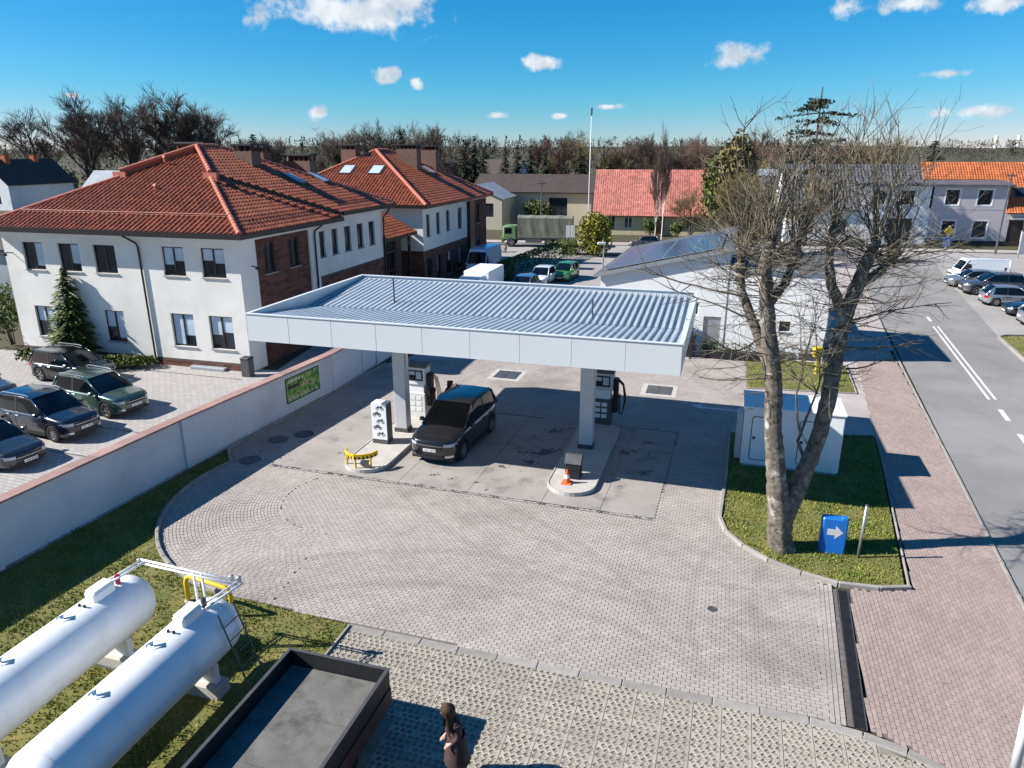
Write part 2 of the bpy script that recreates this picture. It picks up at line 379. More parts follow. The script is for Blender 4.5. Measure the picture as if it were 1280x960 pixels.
for k in range(nr):
    r0 = 2.3+k*.107; r1 = r0+.107; n = int(R(144)*(r0+.05)/.205); off = random.random()
    for i in range(n):
        a0 = 118+144*(i+off)/n; a1 = 118+144*(i+1+off)/n; d = math.degrees(.0055/r0); g = .0055
        q = [(C0[0]+rr*math.cos(R(aa)), C0[1]+rr*math.sin(R(aa))) for rr,aa in ((r0+g,a0+d),(r1-g,a0+d),(r1-g,a1-d),(r0+g,a1-d))]
        cx = sum(p[0] for p in q)/4; cy = sum(p[1] for p in q)/4
        if inpoly(cx, cy, FORE) and not inpoly(cx, cy, SLAB): ring.append(q)
d_ = (DR1-DR0); dl = d_.length; d_.normalize(); n_ = Vector((-d_.y, d_.x)); brd = []
for k in range(4):
    for i in range(int(dl/.205)+1):
        s0 = i*.205-(.1 if k % 2 else 0); q = [DR0+d_*(s0+a_)+n_*(.205+k*.107+b_) for a_, b_ in ((.0055,.0055),(.1995,.0055),(.1995,.1015),(.0055,.1015))]; brd.append([tuple(p) for p in q])
tops = tops + brd
pavers(tops, fc, M['paver'], 5, 150)
v, f = paver_geo(ring, random.Random(8)); b = MB(); b.v = v; b.f = f; b.m = [0]*len(f)
o = b.build('curved_paver_field', M['paver'], fc); o['kind'] = 'stuff'; set_tone(o, 5, .91, 1.07, 4, .012)
# far part of the forecourt: pavers too small to tell apart
far = [(-6.3,40.05),(13.3,40.05),(13.6,41.0),(5.2,44.0),(-2.6,46.2)]
sheet('far_paving', far, -.004, M['walk'], fc)
# pink driveway
def t_pink(x, y): return y < 40 and not by_drain(x, y) and any(inpoly(x+dx, y+dy, PINK) for dx, dy in ((0,0),(-.09,0),(0,-.12),(-.06,-.1)))
pt = lay(t_pink, A+math.pi/2, (16.5, 6.0), (42, 16), seed=6)
pavers(pt, sw, M['paver_pink'], 9, 100)
pk_far = [(19.7,40.05),(20.5,42.0),(22.7,42.0),(21.95,40.05)]
sheet('far_paving', pk_far, -.004, M['walk'], sw)
# concrete pads under the canopy, one panel each
ux = Vector((SLAB[1][0]-SLAB[0][0], SLAB[1][1]-SLAB[0][1])); vx = Vector((SLAB[3][0]-SLAB[0][0], SLAB[3][1]-SLAB[0][1]))
cuts_u = [0,.19,.365,.55,.735,.875,1]; cuts_v = [0,.36,.70,1]
for i in range(6):
    for j in range(3):
        g = .0006
        P = [Vector(SLAB[0])+ux*uu+vx*vv for uu,vv in ((cuts_u[i]+g,cuts_v[j]+g*1.8),(cuts_u[i+1]-g,cuts_v[j]+g*1.8),(cuts_u[i+1]-g,cuts_v[j+1]-g*1.8),(cuts_u[i]+g,cuts_v[j+1]-g*1.8))]
        MB().prism([(p.x,p.y) for p in P], -.02, .002+.001*((i+j)%2)).build('concrete_panel', M['concrete'], fc)
# oil spots and drips on the pads, flat irregular stains
ro = random.Random(19)
for (x, y, s_, n_) in ((4.95,24.75,.42,9),(4.55,26.6,.55,10),(1.35,26.7,.75,12),(.7,25.7,.45,9),(-2.9,24.55,.26,8),(-2.2,24.2,.18,8),(-1.3,23.9,.22,8),(-.4,25.3,.3,9),(3.9,23.6,.15,7),(-6.8,26.6,.2,8),(1.9,28.9,.5,10),(5.7,27.6,.4,9),(-.9,23.3,.16,7),(-3.3,23.75,.12,7)):
    ob_ = MB()
    for q in range(int(14+40*s_)):
        dd_ = abs(ro.gauss(0,.55)); an_ = ro.uniform(0,6.283); cx_, cy_ = x+s_*dd_*math.cos(an_)*1.2, y+s_*dd_*math.sin(an_)*.8
        rr0 = s_*ro.uniform(.04,.22)*(1.2-.5*min(1,dd_)); z_ = .0052+.00004*q
        ob_.add([(cx_+rr0*ro.uniform(.6,1.1)*math.cos(6.283*k/8), cy_+rr0*ro.uniform(.6,1.1)*math.sin(6.283*k/8), z_) for k in range(8)],[tuple(range(8))])
    o_ = ob_.build('oil_stain', M['oil'], fc); o_['kind'] = 'stuff'
# drain channel in front of the pads
n = 14; dn = Vector((-ux.y, ux.x)).normalized()*-.16
dr = thing('drain_channel', 'long narrow dark drain channel along the front of the concrete pads', 'drain', (SLAB[0][0], SLAB[0][1], 0), math.atan2(ux.y, ux.x))
MB().box(0,-.17,-.02,ux.length,-.145,.005).box(0,-.015,-.02,ux.length,-.003,.005).build('frame', M['steel_dark'], dr)
for i in range(n):
    L_ = ux.length/n; g = MB()
    for k in range(8): g.box(i*L_+k*L_/8+.01,-.143,-.02,i*L_+(k+1)*L_/8-.02,-.017,-.001)
    g.build('grate', M['steel_dark'], dr)
MB().box(0,-.144,-.0215,ux.length,-.016,-.019).build('channel_bed', M['dark'], dr)
# trench drain between grey and pink paving
a0 = Vector((7.22,12.18)); a1 = Vector((9.02,17.2)); d = a1-a0
dr = thing('drain_channel', 'dark cast iron trench drain across the driveway beside the pink pavers', 'drain', (a0.x,a0.y,0), math.atan2(d.y,d.x))
MB().box(0,-.20,-.02,d.length,-.175,.004).box(0,.055,-.02,d.length,.08,.004).build('frame', M['steel_dark'], dr)
for i in range(10):
    L_ = d.length/10; g = MB()
    for k in range(9): g.box(i*L_+k*L_/9+.006,-.172,-.02,i*L_+(k+1)*L_/9-.018,.052,.001)
    g.build('grate', M['dark'], dr)
MB().box(0,-.174,-.0215,d.length,.054,-.019).build('channel_bed', M['soil'], dr)
# flat concrete border between pavers and grid slabs, stone by stone
edge = [(-4.15,15.56),(6.30,12.39),(7.25,11.98),(7.95,11.55),(8.55,11.0),(9.0,10.4),(9.3,9.7)]
eb = sheet('edging', [(-4.2,15.4),(-4.2,15.7),(6.3,12.55),(6.3,12.3)], -.024, M['paver_joint'])
def stones(path, w_, z0, z1, m, parent, L_=1.0, g=.006, seed=1, bev=.015):
    r = random.Random(seed); pts = [Vector(p) for p in path]
    seg = 0; acc_ = []
    for i in range(len(pts)-1):
        d_ = pts[i+1]-pts[i]; n_ = max(1, round(d_.length/L_)); a_ = math.atan2(d_.y,d_.x)
        for k in range(n_):
            c_ = pts[i]+d_*((k+.5)/n_); ll = d_.length/n_
            o_ = MB().bbox(-ll/2+g/2,-w_/2,z0,ll/2-g/2,w_/2,z1+r.uniform(-.004,.004), bev).build('kerb_stone', m, parent, loc=(c_.x,c_.y,0), rz=a_)
            set_tone(o_, 99, .85, 1.12, r.randint(0,9999))
stones(edge, .24, -.05, .006, M['kerb'], eb, 1.0, .012, 4)
# openwork grid slabs
gs = sheet('grid_paving', GRIDP, -.014, M['slab_fill'])
def grid_slab_mesh():
    b_ = MB(); W_, H_ = .590, .390; cw, ch = W_/4, H_/3
    for j in range(3):
        offs = 0 if j % 2 == 0 else cw/2; n_ = 4 if j % 2 == 0 else 3; y0 = -H_/2+j*ch
        if n_ == 3:
            for x0 in (-W_/2, W_/2-cw/2):
                b_.add([(x0,y0,0),(x0+cw/2,y0,0),(x0+cw/2,y0+ch,0),(x0,y0+ch,0)], [(0,1,2,3)])
        for i in range(n_):
            x0 = -W_/2+offs+i*cw; cx, cy = x0+cw/2, y0+ch/2
            outer = [(x0+cw,cy),(x0+cw,y0+ch),(cx,y0+ch),(x0,y0+ch),(x0,cy),(x0,y0),(cx,y0),(x0+cw,y0)]
            hole = [(cx+.069*math.cos(R(45*k))*(1 if k%2==0 else .80), cy+.060*math.sin(R(45*k))*(1 if k%2==0 else .80)) for k in range(8)]
            hole2 = [(cx+(x-cx)*.86, cy+(y-cy)*.86) for x,y in hole]
            v_ = [(x,y,0) for x,y in outer]+[(x,y,.006) for x,y in [(cx+(x-cx)*1.06,cy+(y-cy)*1.06) for x,y in hole]]+[(x,y,-.012) for x,y in hole]+[(x,y,-.058) for x,y in hole2]
            f_ = []
            for k in range(8):
                k2 = (k+1)%8
                f_ += [(k,k2,8+k2,8+k),(8+k,8+k2,16+k2,16+k),(16+k,16+k2,24+k2,24+k)]
            b_.add(v_, f_)
    for a_,c_ in (((-W_/2,-H_/2),(W_/2,-H_/2)),((W_/2,-H_/2),(W_/2,H_/2)),((W_/2,H_/2),(-W_/2,H_/2)),((-W_/2,H_/2),(-W_/2,-H_/2))):
        b_.add([(*a_,-.06),(*c_,-.06),(*c_,0),(*a_,0)], [(0,1,2,3)])
    return b_
gm = []
rg = random.Random(12)
for k in range(6):
    me = grid_slab_mesh().mesh('grid_slab', M['gridslab']); a_ = me.attributes.new('tone','FLOAT_COLOR','FACE'); t = rg.uniform(.88,1.1)
    a_.data.foreach_set('color',[t*1.01,t,t*.98,1]*len(me.polygons)); gm.append(me)
cnt = 0; ga = R(-16.9); ga_c, ga_s = math.cos(ga), math.sin(ga); gorg = (-4.1,15.44)
for j in range(-14, 0):
    for i in range(-6, 24):
        u = i*.604+.30; v_ = j*.404+.20-.02
        x = gorg[0]+u*ga_c-v_*ga_s; y = gorg[1]+u*ga_s+v_*ga_c
        if not inpoly(x, y, GRIDP) or y < 9.3 or inpoly(x, y, [(-4.6,13.2),(-2.6,12.6),(-3.6,9),(-6,9)]): continue
        ob = bpy.data.objects.new('grid_slab', rg.choice(gm)); col.objects.link(ob); ob.parent = gs
        ob.location = (x, y, rg.uniform(-.006,.002)); ob.rotation_euler = (rg.uniform(-.008,.008), rg.uniform(-.008,.008), ga+rg.uniform(-.004,.004)); cnt += 1
print('grid slabs', cnt)
# ---------------------------------------------------------------- grass
def grass_area(name, poly, z, dens, seed, label, hgt=.07):
    r = random.Random(seed); xs = [p[0] for p in poly]; ysx = [p[1] for p in poly]
    o_ = sheet(name+'_ground', poly, z, M['grass_soil'])
    area = (max(xs)-min(xs))*(max(ysx)-min(ysx)); b_ = MB(); nb = 0; cols = []
    for _ in range(int(area*dens)):
        x = r.uniform(min(xs),max(xs)); y = r.uniform(min(ysx),max(ysx))
        if not inpoly(x, y, poly): continue
        clump = .5+.5*math.sin(x*2.3+1.7*math.sin(y*1.9))*math.sin(y*2.9+x)
        if r.random() > .45+.55*clump: continue
        h = hgt*r.uniform(.5,1.3)*(.6+.7*clump); a_ = r.uniform(0,6.28); wd = r.uniform(.012,.026); le = r.uniform(-.05,.05); le2 = r.uniform(-.05,.05)
        c_, s_ = math.cos(a_)*wd, math.sin(a_)*wd; k = len(b_.v)
        b_.v += [(x-c_,y-s_,z),(x+c_,y+s_,z),(x+le,y+le2,z+h)]; b_.f.append((k,k+1,k+2)); b_.m.append(0)
        t = r.uniform(.7,1.35); dry = r.random() < .22+.3*(1-clump)
        cols += [t*(1.35 if dry else .85), t*(1.08 if dry else 1.05), t*(1.1 if dry else .7), 1]
    g_ = b_.build('grass', M['grass']); g_['kind'] = 'stuff'; tag(g_, label, 'grass')
    a_ = g_.data.attributes.new('tone','FLOAT_COLOR','FACE'); a_.data.foreach_set('color', cols)
LG = [(-14.6,18.4),(-12.2,25.4),(-8.75,34.5),(-7.5,39.4),(-7.15,39.2),(-7.85,37.2),(-11.45,26.9)] + kerb_arc + [(-4.1,15.66),(-4.25,15.3),(-5.0,12.8),(-6.2,8.5),(-18,8.5)]
grass_area('lawn', LG, -.03, 330, 21, 'patchy green and yellow grass around the white tanks')
ISL = [(9.25,28.7),(7.85,24.1),(6.88,21.2),(6.82,20.3),(7.1,19.45),(7.6,18.65),(8.3,18.0),(9.1,17.5),(10.1,17.3),(10.85,17.35),(14.5,26.4),(15.2,28.3)]
grass_area('island', ISL, .05, 420, 22, 'short green grass on the kerbed island under the bare tree')
LN2 = [(11.95,34.9),(13.65,40.6),(18.6,38.9),(17.0,34.0)]
grass_area('lawn', LN2, .03, 200, 23, 'small square green lawn between white building and cabinet', .06)
RLN = [(31.45,45.3),(29.5,40.0),(27.0,33),(60,33),(60,45)]
grass_area('lawn', RLN, .06, 60, 24, 'green grass verge on the far side of the road', .10)
# kerbs
kb = thing('kerb', 'pale concrete kerb curving round the grass island with the tree', 'kerb')
stones([(9.3,28.8),(7.80,24.1),(6.80,21.2),(6.74,20.3),(7.02,19.4),(7.52,18.6),(8.23,17.92),(9.05,17.4),(10.08,17.18),(10.97,17.22)], .12, -.05, .11, M['kerb'], kb, 1.0, .012, 6)
stones([(10.97,17.3),(14.6,26.4),(15.3,28.3)], .06, -.05, .058, M['kerb'], kb, 1.0, .01, 7)
kb = thing('kerb', 'worn dark kerb curving round the left end of the paved forecourt', 'kerb')
stones([(-7.1,39.2),(-7.8,37.2),(-11.4,26.9)]+kerb_arc, .11, -.05, .11, M['kerb'], kb, .75, .02, 8)
kb = thing('kerb', 'straight kerb of dark stones between pink pavement and road', 'kerb')
stones([(11.15,10.3),(13.40,16.0),(23.4,43.2)], .10, -.08, .012, M['kerb'], kb, 1.0, .02, 9)
kb = thing('kerb', 'kerb around the green verge across the road', 'kerb')
stones([(26.4,31.5),(29.4,40.0),(31.3,45.2),(31.9,45.6),(33.5,45.6)], .15, -.05, .12, M['kerb'], kb, 1.0, .012, 10)
kb = thing('kerb', 'thin timber-like edging between grass and grid slabs beside the trailer', 'kerb')
stones([(-4.12,15.6),(-4.75,13.4)], .06, -.06, .05, M['kerb'], kb, .8, .01, 11, .006)
# paving edge of the lawn by the garage
stones([(11.88,34.8),(17.05,33.92),(18.7,38.9)], .07, -.05, .06, M['kerb'], thing('kerb', 'low kerb round the small square lawn behind the cabinet', 'kerb'), 1.0, .01, 12)
sheet('pavement', [(9.3,28.8),(15.3,28.3),(20.6,42.1),(17.5,41.6),(18.75,38.9),(17.05,33.9),(11.9,34.9)], -.012, M['walk'])
sheet('pavement', [(13.7,40.7),(18.7,38.95),(18.9,41.0),(14.2,42.6)], -.015, M['walk'])
# ---------------------------------------------------------------- roads
def rl(y): return 13.45+(y-16)*.3735
ROAD = [(rl(2),2),(rl(43),43),(rl(60),60),(37.5,79.5),(45.5,78.0),(41.3,69.0),(31.7,46.0),(27.0,33.0),(21.0,16.0),(16.0,2)]
sheet('road', ROAD, -.045, M['asphalt'])
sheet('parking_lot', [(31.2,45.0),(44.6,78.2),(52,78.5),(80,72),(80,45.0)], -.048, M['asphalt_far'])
sheet('pavement', [(20.4,42.1),(23.0,42.1),(37.6,80.2),(30,82.5),(23.5,64),(19.0,43.0)], -.02, M['walk'])
def street_y(x): return 90.5-.17*x
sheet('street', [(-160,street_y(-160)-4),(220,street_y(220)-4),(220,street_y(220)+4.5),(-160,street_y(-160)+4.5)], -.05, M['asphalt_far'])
sheet('pavement', [(-160,street_y(-160)+4.6),(220,street_y(220)+4.6),(220,street_y(220)+7.2),(-160,street_y(-160)+7.2)], .02, M['walk'])
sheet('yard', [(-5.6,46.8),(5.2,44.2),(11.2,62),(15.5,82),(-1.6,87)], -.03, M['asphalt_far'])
def stripe(pts, w_, lab):
    a_, c_ = Vector(pts[0]), Vector(pts[1]); d_ = c_-a_; n_ = Vector((-d_.y,d_.x)).normalized()*w_/2
    o_ = sheet('road_marking', [tuple(a_+n_),tuple(a_-n_),tuple(c_-n_),tuple(c_+n_)], -.040, M['line_white'])
    return tag(o_, lab, 'marking')
def cl(y, off): return (rl(y)+3.30+off, y)
stripe((cl(33.2,-.02),cl(48.5,.03)), .13, 'left white stripe of the double centre line on the road')
stripe((cl(33.2,.30),cl(48.5,.33)), .13, 'right white stripe of the double centre line on the road')
for y, l_ in ((30.3,'first'),(27.2,'second'),(24.0,'third'),(20.5,'fourth')):
    stripe((cl(y,.12),cl(y+1.5,.14)), .22, l_+' short white dash below the double centre line')
stripe((cl(50,.12),cl(51.5,.14)), .2, 'short white dash above the double centre line')
# ================================================================== FILLING STATION
# canopy frame: u along the near fascia, v to the back, origin at near left corner
CO = (-9.75, 26.0); CW, CDp = 15.65, 9.0; ZB, ZT = 4.78, 5.78
can = thing('filling_station_canopy', 'flat filling station canopy with pale panelled fascia and ribbed metal roof on two columns', 'canopy', (CO[0],CO[1],0), A)
def fpanels(x0, y0, x1, y1, n_, inward):
    d_ = Vector((x1-x0,y1-y0)); L_ = d_.length; a_ = math.atan2(d_.y,d_.x)
    for i in range(n_):
        c_ = Vector((x0,y0))+d_*((i+.5)/n_); ll = L_/n_
        o_ = MB().bbox(-ll/2+.004,0,ZB,ll/2-.004,.06,ZT,.008).build('fascia_panel', M['fascia'], can, loc=(c_.x,c_.y,0), rz=a_)
fpanels(0,0,CW,0,9,1); fpanels(CW,.062,CW,CDp-.062,5,1); fpanels(CW,CDp,0,CDp,9,1); fpanels(0,CDp-.062,0,.062,5,1)
MB().box(.07,.07,ZB+.03,CW-.07,CDp-.07,ZB+.09).build('soffit', M['fascia'], can)
# parapet coping
cp = MB()
for (x0,y0,x1,y1) in ((-.03,-.03,CW+.03,.11),(-.03,CDp-.11,CW+.03,CDp+.03),(-.03,.112,.11,CDp-.112),(CW-.11,.112,CW+.03,CDp-.112)): cp.box(x0,y0,ZT+.002,x1,y1,ZT+.03)
cp.build('coping', M['fascia'], can)
# ribbed roof: two shallow falls meeting at a valley line, each sheet its own part
def zroof(y): return ZT-.60+.38*(y-4.0)/5.0 if y > 4.0 else ZT-.60+.40*(4.0-y)/4.0
nsh = 15; sw_ = (CW-.24)/nsh; ribs = 4
for i in range(nsh):
    for (y0,y1) in ((.12,3.93),(4.07,CDp-.12)):
        prof = []; x0 = .12+i*sw_; p = sw_/ribs
        for k in range(ribs):
            b0 = x0+k*p
            prof += [(b0,0),(b0+p*.44,0),(b0+p*.50,.14),(b0+p*.94,.14)]
        prof.append((x0+sw_-.002,0))
        rows_ = [[(x, y, zroof(y)+z) for x,z in prof] for y in (y0,(y0+y1)/2,y1)]
        m_ = MB().grid(rows_)
        # closed rib ends
        for yy in (y0,y1):
            for k in range(ribs):
                q = prof[4*k+1:4*k+5] if 4*k+5 <= len(prof) else prof[4*k+1:]
                m_.add([(x,yy,zroof(yy)+z) for x,z in q]+[(q[-1][0],yy,zroof(yy)-.02),(q[0][0],yy,zroof(yy)-.02)], [tuple(range(len(q)+2))])
        m_.build('roof_sheet', M['zinc'], can)
MB().box(.12,3.85,ZT-.66,CW-.12,4.15,ZT-.635).box(.1,.1,ZB+.10,CW-.1,CDp-.1,ZB+.12).build('roof_deck', M['steel_dark'], can)
for (x,y,h) in ((3.5,5.15,1.15),(11.9,5.1,.75)):
    MB().tube([(x,y,ZT-.6),(x,y,ZT-.5+h)],.035,8).lathe([(.09,0),(.06,.05)],8,(x,y,zroof(y)+.14)).build('vent_pipe', M['steel_dark'], can)
def csite(u, v): return (CO[0]+u*CA-v*SA, CO[1]+u*SA+v*CA)
def cinv(x, y): dx, dy = x-CO[0], y-CO[1]; return (dx*CA+dy*SA, -dx*SA+dy*CA)
for (x,y) in ((-4.62,28.75),(2.98,26.95)):
    u,v = cinv(x,y); c_ = MB().bbox(u-.27,v-.22,.12,u+.27,v+.22,ZB+.03,.02).build('column', M['column'], can)
    MB().box(u-.30,v-.25,.10,u+.30,v+.25,.30).build('base_plate', M['steel_dark'], c_)
    MB().box(u+.268,v-.11,3.0,u+.30,v+.11,3.55).build('plaque', M['steel'], c_)
# ---------------------------------------------------------------- pump islands
def island(x, y, L_, W_, lab):
    t_ = thing('pump_island', lab, 'island', (x,y,0), A)
    def out(w_, ll): return [(w_/2*math.cos(R(a_)), ll/2-w_/2+w_/2*math.sin(R(a_))) for a_ in range(0,181,12)]+[(w_/2*math.cos(R(a_)), -ll/2+w_/2+w_/2*math.sin(R(a_))) for a_ in range(180,361,12)]
    MB().prism(out(W_-.10,L_-.10), 0, .125).build('slab', M['concrete_light'], t_)
    o1, o2 = out(W_,L_), out(W_-.09,L_-.09); n_ = len(o1); b_ = MB()
    v_ = [(x_,y_,0) for x_,y_ in o1]+[(x_,y_,.15) for x_,y_ in o1]+[(x_,y_,.15) for x_,y_ in o2]+[(x_,y_,.10) for x_,y_ in o2]
    f_ = []
    for k in range(n_):
        k2 = (k+1)%n_; f_ += [(k,k2,n_+k2,n_+k),(n_+k,n_+k2,2*n_+k2,2*n_+k),(2*n_+k,2*n_+k2,3*n_+k2,3*n_+k)]
    b_.add(v_, f_).build('steel_rim', M['concrete_light'], t_, smooth=False)
    return t_
island(2.95, 26.35, 7.4, 1.75, 'long rounded concrete pump island with orange cone and dark bin')
island(-4.75, 28.15, 7.2, 1.75, 'long rounded concrete pump island with yellow hoop barrier')
# ---------------------------------------------------------------- pumps
def pump(x, y, lab, dark):
    t_ = thing('fuel_pump', lab, 'fuel pump', (x,y,.125), A)
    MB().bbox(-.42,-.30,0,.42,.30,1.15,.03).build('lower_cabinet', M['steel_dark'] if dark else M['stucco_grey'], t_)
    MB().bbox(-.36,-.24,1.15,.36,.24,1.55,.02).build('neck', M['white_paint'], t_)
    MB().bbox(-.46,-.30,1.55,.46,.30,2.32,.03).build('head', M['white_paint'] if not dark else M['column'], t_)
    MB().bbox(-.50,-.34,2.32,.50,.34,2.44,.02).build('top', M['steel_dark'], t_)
    d_ = MB().box(-.34,-.315,1.72,.34,-.298,2.2).build('display_panel', M['black_plastic'], t_)
    MB().box(-.28,-.322,1.98,-.02,-.316,2.14).box(.03,-.322,1.80,.28,-.316,2.14).build('screen', M['blind'], d_)
    for i in range(2):
        for j in range(3): MB().box(-.30+i*.30,-.312,.30+j*.26,-.06+i*.30,-.301,.48+j*.26).build('notice', M['plate'], t_)
    MB().bbox(.462,-.20,.55,.66,.20,2.05,.02).build('nozzle_bay', M['black_plastic'], t_)
    for k,yy in enumerate((-.14,-.04,.06,.15)):
        MB().tube([(.66,yy,1.2),(.72,yy,1.35),(.74,yy,1.15)],[.022,.028,.02],6).build('nozzle', M['black_plastic'], t_)
        MB().tube([(.64,yy,2.0),(.86,yy,1.8),(.95+.02*k,yy+.02,1.1),(.86,yy,.45),(.74,yy,.5),(.72,yy,1.15)],.017,6,mi=0).build('hose', M['yellow'] if k==3 else M['black_plastic'], t_, smooth=True)
pump(-4.15,30.6,'white fuel pump with display and notices behind the left canopy column',False)
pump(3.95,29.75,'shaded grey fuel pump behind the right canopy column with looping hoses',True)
# ---------------------------------------------------------------- price totem with five printed rows
t_ = thing('totem', 'white upright price stand with rows of dark vehicle drawings beside left column', 'stand', (-5.28,27.5,.0), A)
MB().bbox(-.33,-.24,.32,.33,.24,1.85,.015).build('body', M['white_paint'], t_)
MB().bbox(-.34,-.25,0,.34,.25,.32,.015).build('base', M['steel_dark'], t_)
MB().box(.3305,-.225,.33,.336,.225,1.83).build('side_panel', M['steel_dark'], t_)
rr_ = random.Random(4)
for k in range(5):
    z = .46+k*.28; g_ = MB(); off = -.09 if k % 2 else .05
    for wx in (-.11,.11): # two wheels
        ring_o = [(off+wx+.062*math.cos(R(a_)), z+.05+.062*math.sin(R(a_))) for a_ in range(0,360,30)]; ring_i = [(off+wx+.036*math.cos(R(a_)), z+.05+.036*math.sin(R(a_))) for a_ in range(0,360,30)]
        v_ = [(x_,-.2475,z_) for x_,z_ in ring_o]+[(x_,-.2475,z_) for x_,z_ in ring_i]; g_.add(v_, [(i,(i+1)%12,12+(i+1)%12,12+i) for i in range(12)])
    body = [(-.18,.07),(-.16,.12),(-.07,.14),(-.03,.20),(.06,.20),(.10,.14),(.18,.12),(.19,.07)] if k % 2 else [(-.16,.09),(-.05,.17),(.02,.13),(.07,.19),(.12,.18),(.10,.11),(.03,.07)]
    g_.add([(off+x_,-.2472,z+z_) for x_,z_ in body], [tuple(range(len(body)))])
    g_.build('printed_drawing', M['steel_dark'], t_)
# ---------------------------------------------------------------- yellow-black hoop barrier on left island
t_ = thing('hoop_barrier', 'low curved yellow barrier with black stripes at the end of left pump island', 'barrier', (-5.82,25.05,.0), A)
pts = [(-.62,.40,.50),(-.50,.08,.50),(-.28,-.12,.50),(0,-.20,.50),(.28,-.12,.50),(.50,.08,.50),(.62,.40,.50)]
def plate_arc(P, h, th, mt, name, par):
    b_ = MB()
    for i in range(len(P)-1):
        a_, c_ = Vector(P[i]), Vector(P[i+1]); d_ = (c_-a_); n_ = Vector((d_.y,-d_.x,0)).normalized()*th
        b_.add([a_,c_,c_+Vector((0,0,h)),a_+Vector((0,0,h)),a_+n_,c_+n_,c_+n_+Vector((0,0,h)),a_+n_+Vector((0,0,h))], [(0,3,2,1),(4,5,6,7),(3,7,6,2),(0,1,5,4),(0,4,7,3),(1,2,6,5)])
    return b_.build(name, mt, par)
fine = []
for i in range(len(pts)-1):
    for k in range(4): fine.append(tuple(Vector(pts[i]).lerp(Vector(pts[i+1]), k/4)))
fine.append(pts[-1])
rail = plate_arc(fine, .20, .05, M['yellow'], 'rail', t_)
for i in range(0,len(fine)-1,2):
    a_, c_ = Vector(fine[i]), Vector(fine[i+1]); d_ = c_-a_; n_ = Vector((d_.y,-d_.x,0)).normalized()
    MB().add([a_+n_*.052,c_+n_*.052,c_.lerp(a_,.2)+n_*.052+Vector((0,0,.11)),a_+n_*.052+d_*-.2+Vector((0,0,.11))], [(0,1,2,3)]).build('black_stripe', M['black_plastic'], rail)
for x_,y_ in ((-.5,.1),(.5,.1),(0,-.17)): MB().tube([(x_,y_,0),(x_,y_,.55)],.04,8).build('leg', M['yellow'], t_)
# ---------------------------------------------------------------- litter bin and cone on right island
t_ = thing('litter_bin', 'dark litter bin with pitched grey lid on the right pump island', 'bin', (2.25,24.15,.125), A)
MB().bbox(-.27,-.24,0,.27,.24,.62,.02).build('body', M['shed_black'], t_)
MB().add([(-.30,-.27,.60),(.30,-.27,.60),(.30,.27,.60),(-.30,.27,.60),(-.30,-.05,.88),(.30,-.05,.88),(.30,.10,.88),(-.30,.10,.88)],[(0,3,2,1),(4,5,6,7),(0,1,5,4),(1,2,6,5),(2,3,7,6),(3,0,4,7)]).build('lid', M['steel_dark'], t_)
MB().box(-.16,-.246,.36,.16,-.241,.54).build('opening', M['dark'], t_)
t_ = thing('traffic_cone', 'orange traffic cone with white band in front of the dark bin', 'cone', (1.97,23.62,.125), A)
MB().bbox(-.18,-.18,0,.18,.18,.04,.01).build('base', M['orange'], t_)
MB().lathe([(.13,.04),(.094,.20),(.065,.33),(.03,.50),(.022,.52)],16).build('cone', M['orange'], t_, smooth=True, auto=40)
MB().lathe([(.099,.20),(.070,.33)],16).build('band', M['white_band'], t_, smooth=True, auto=40)
# ---------------------------------------------------------------- covers in the paving
def cover(x, y, w_, h_, lab, name='tank_cover', rd=0):
    t_ = thing(name, lab, 'cover', (x,y,0), A)
    if rd:
        MB().lathe([(rd,-.01),(rd,.008),(rd-.05,.008),(rd-.055,.002)],24).build('rim', M['steel_dark'], t_)
        MB().lathe([(rd-.07,-.01),(rd-.07,.007),(.02,.007)],24).build('lid', M['steel_dark'], t_)
    else:
        MB().box(-w_/2-.25,-h_/2-.3,-.01,w_/2+.25,h_/2+.3,.006).build('surround', M['concrete_light'], t_)
        for k in range(2): MB().bbox(-w_/2+k*w_/2+.01,-h_/2,.0,-w_/2+(k+1)*w_/2-.01,h_/2,.03,.01).build('lid', M['steel_dark'], t_)
cover(-.25,37.1,1.25,1.3,'square dark tank cover in the paving behind the canopy, left one')
cover(7.4,34.5,1.25,1.3,'square dark tank cover in the paving behind the canopy, right one')
cover(-10.2,25.9,0,0,'round manhole cover near the left kerb curve','manhole_cover',.42)
cover(-8.83,28.6,0,0,'round manhole cover in the wall shadow, farther from the kerb curve','manhole_cover',.42)
cover(-9.75,28.0,0,0,'round manhole cover in the wall shadow, middle of three','manhole_cover',.42)
cover(5.27,16.3,0,0,'small round dark drain cover alone on the open paving','drain_cover',.13)
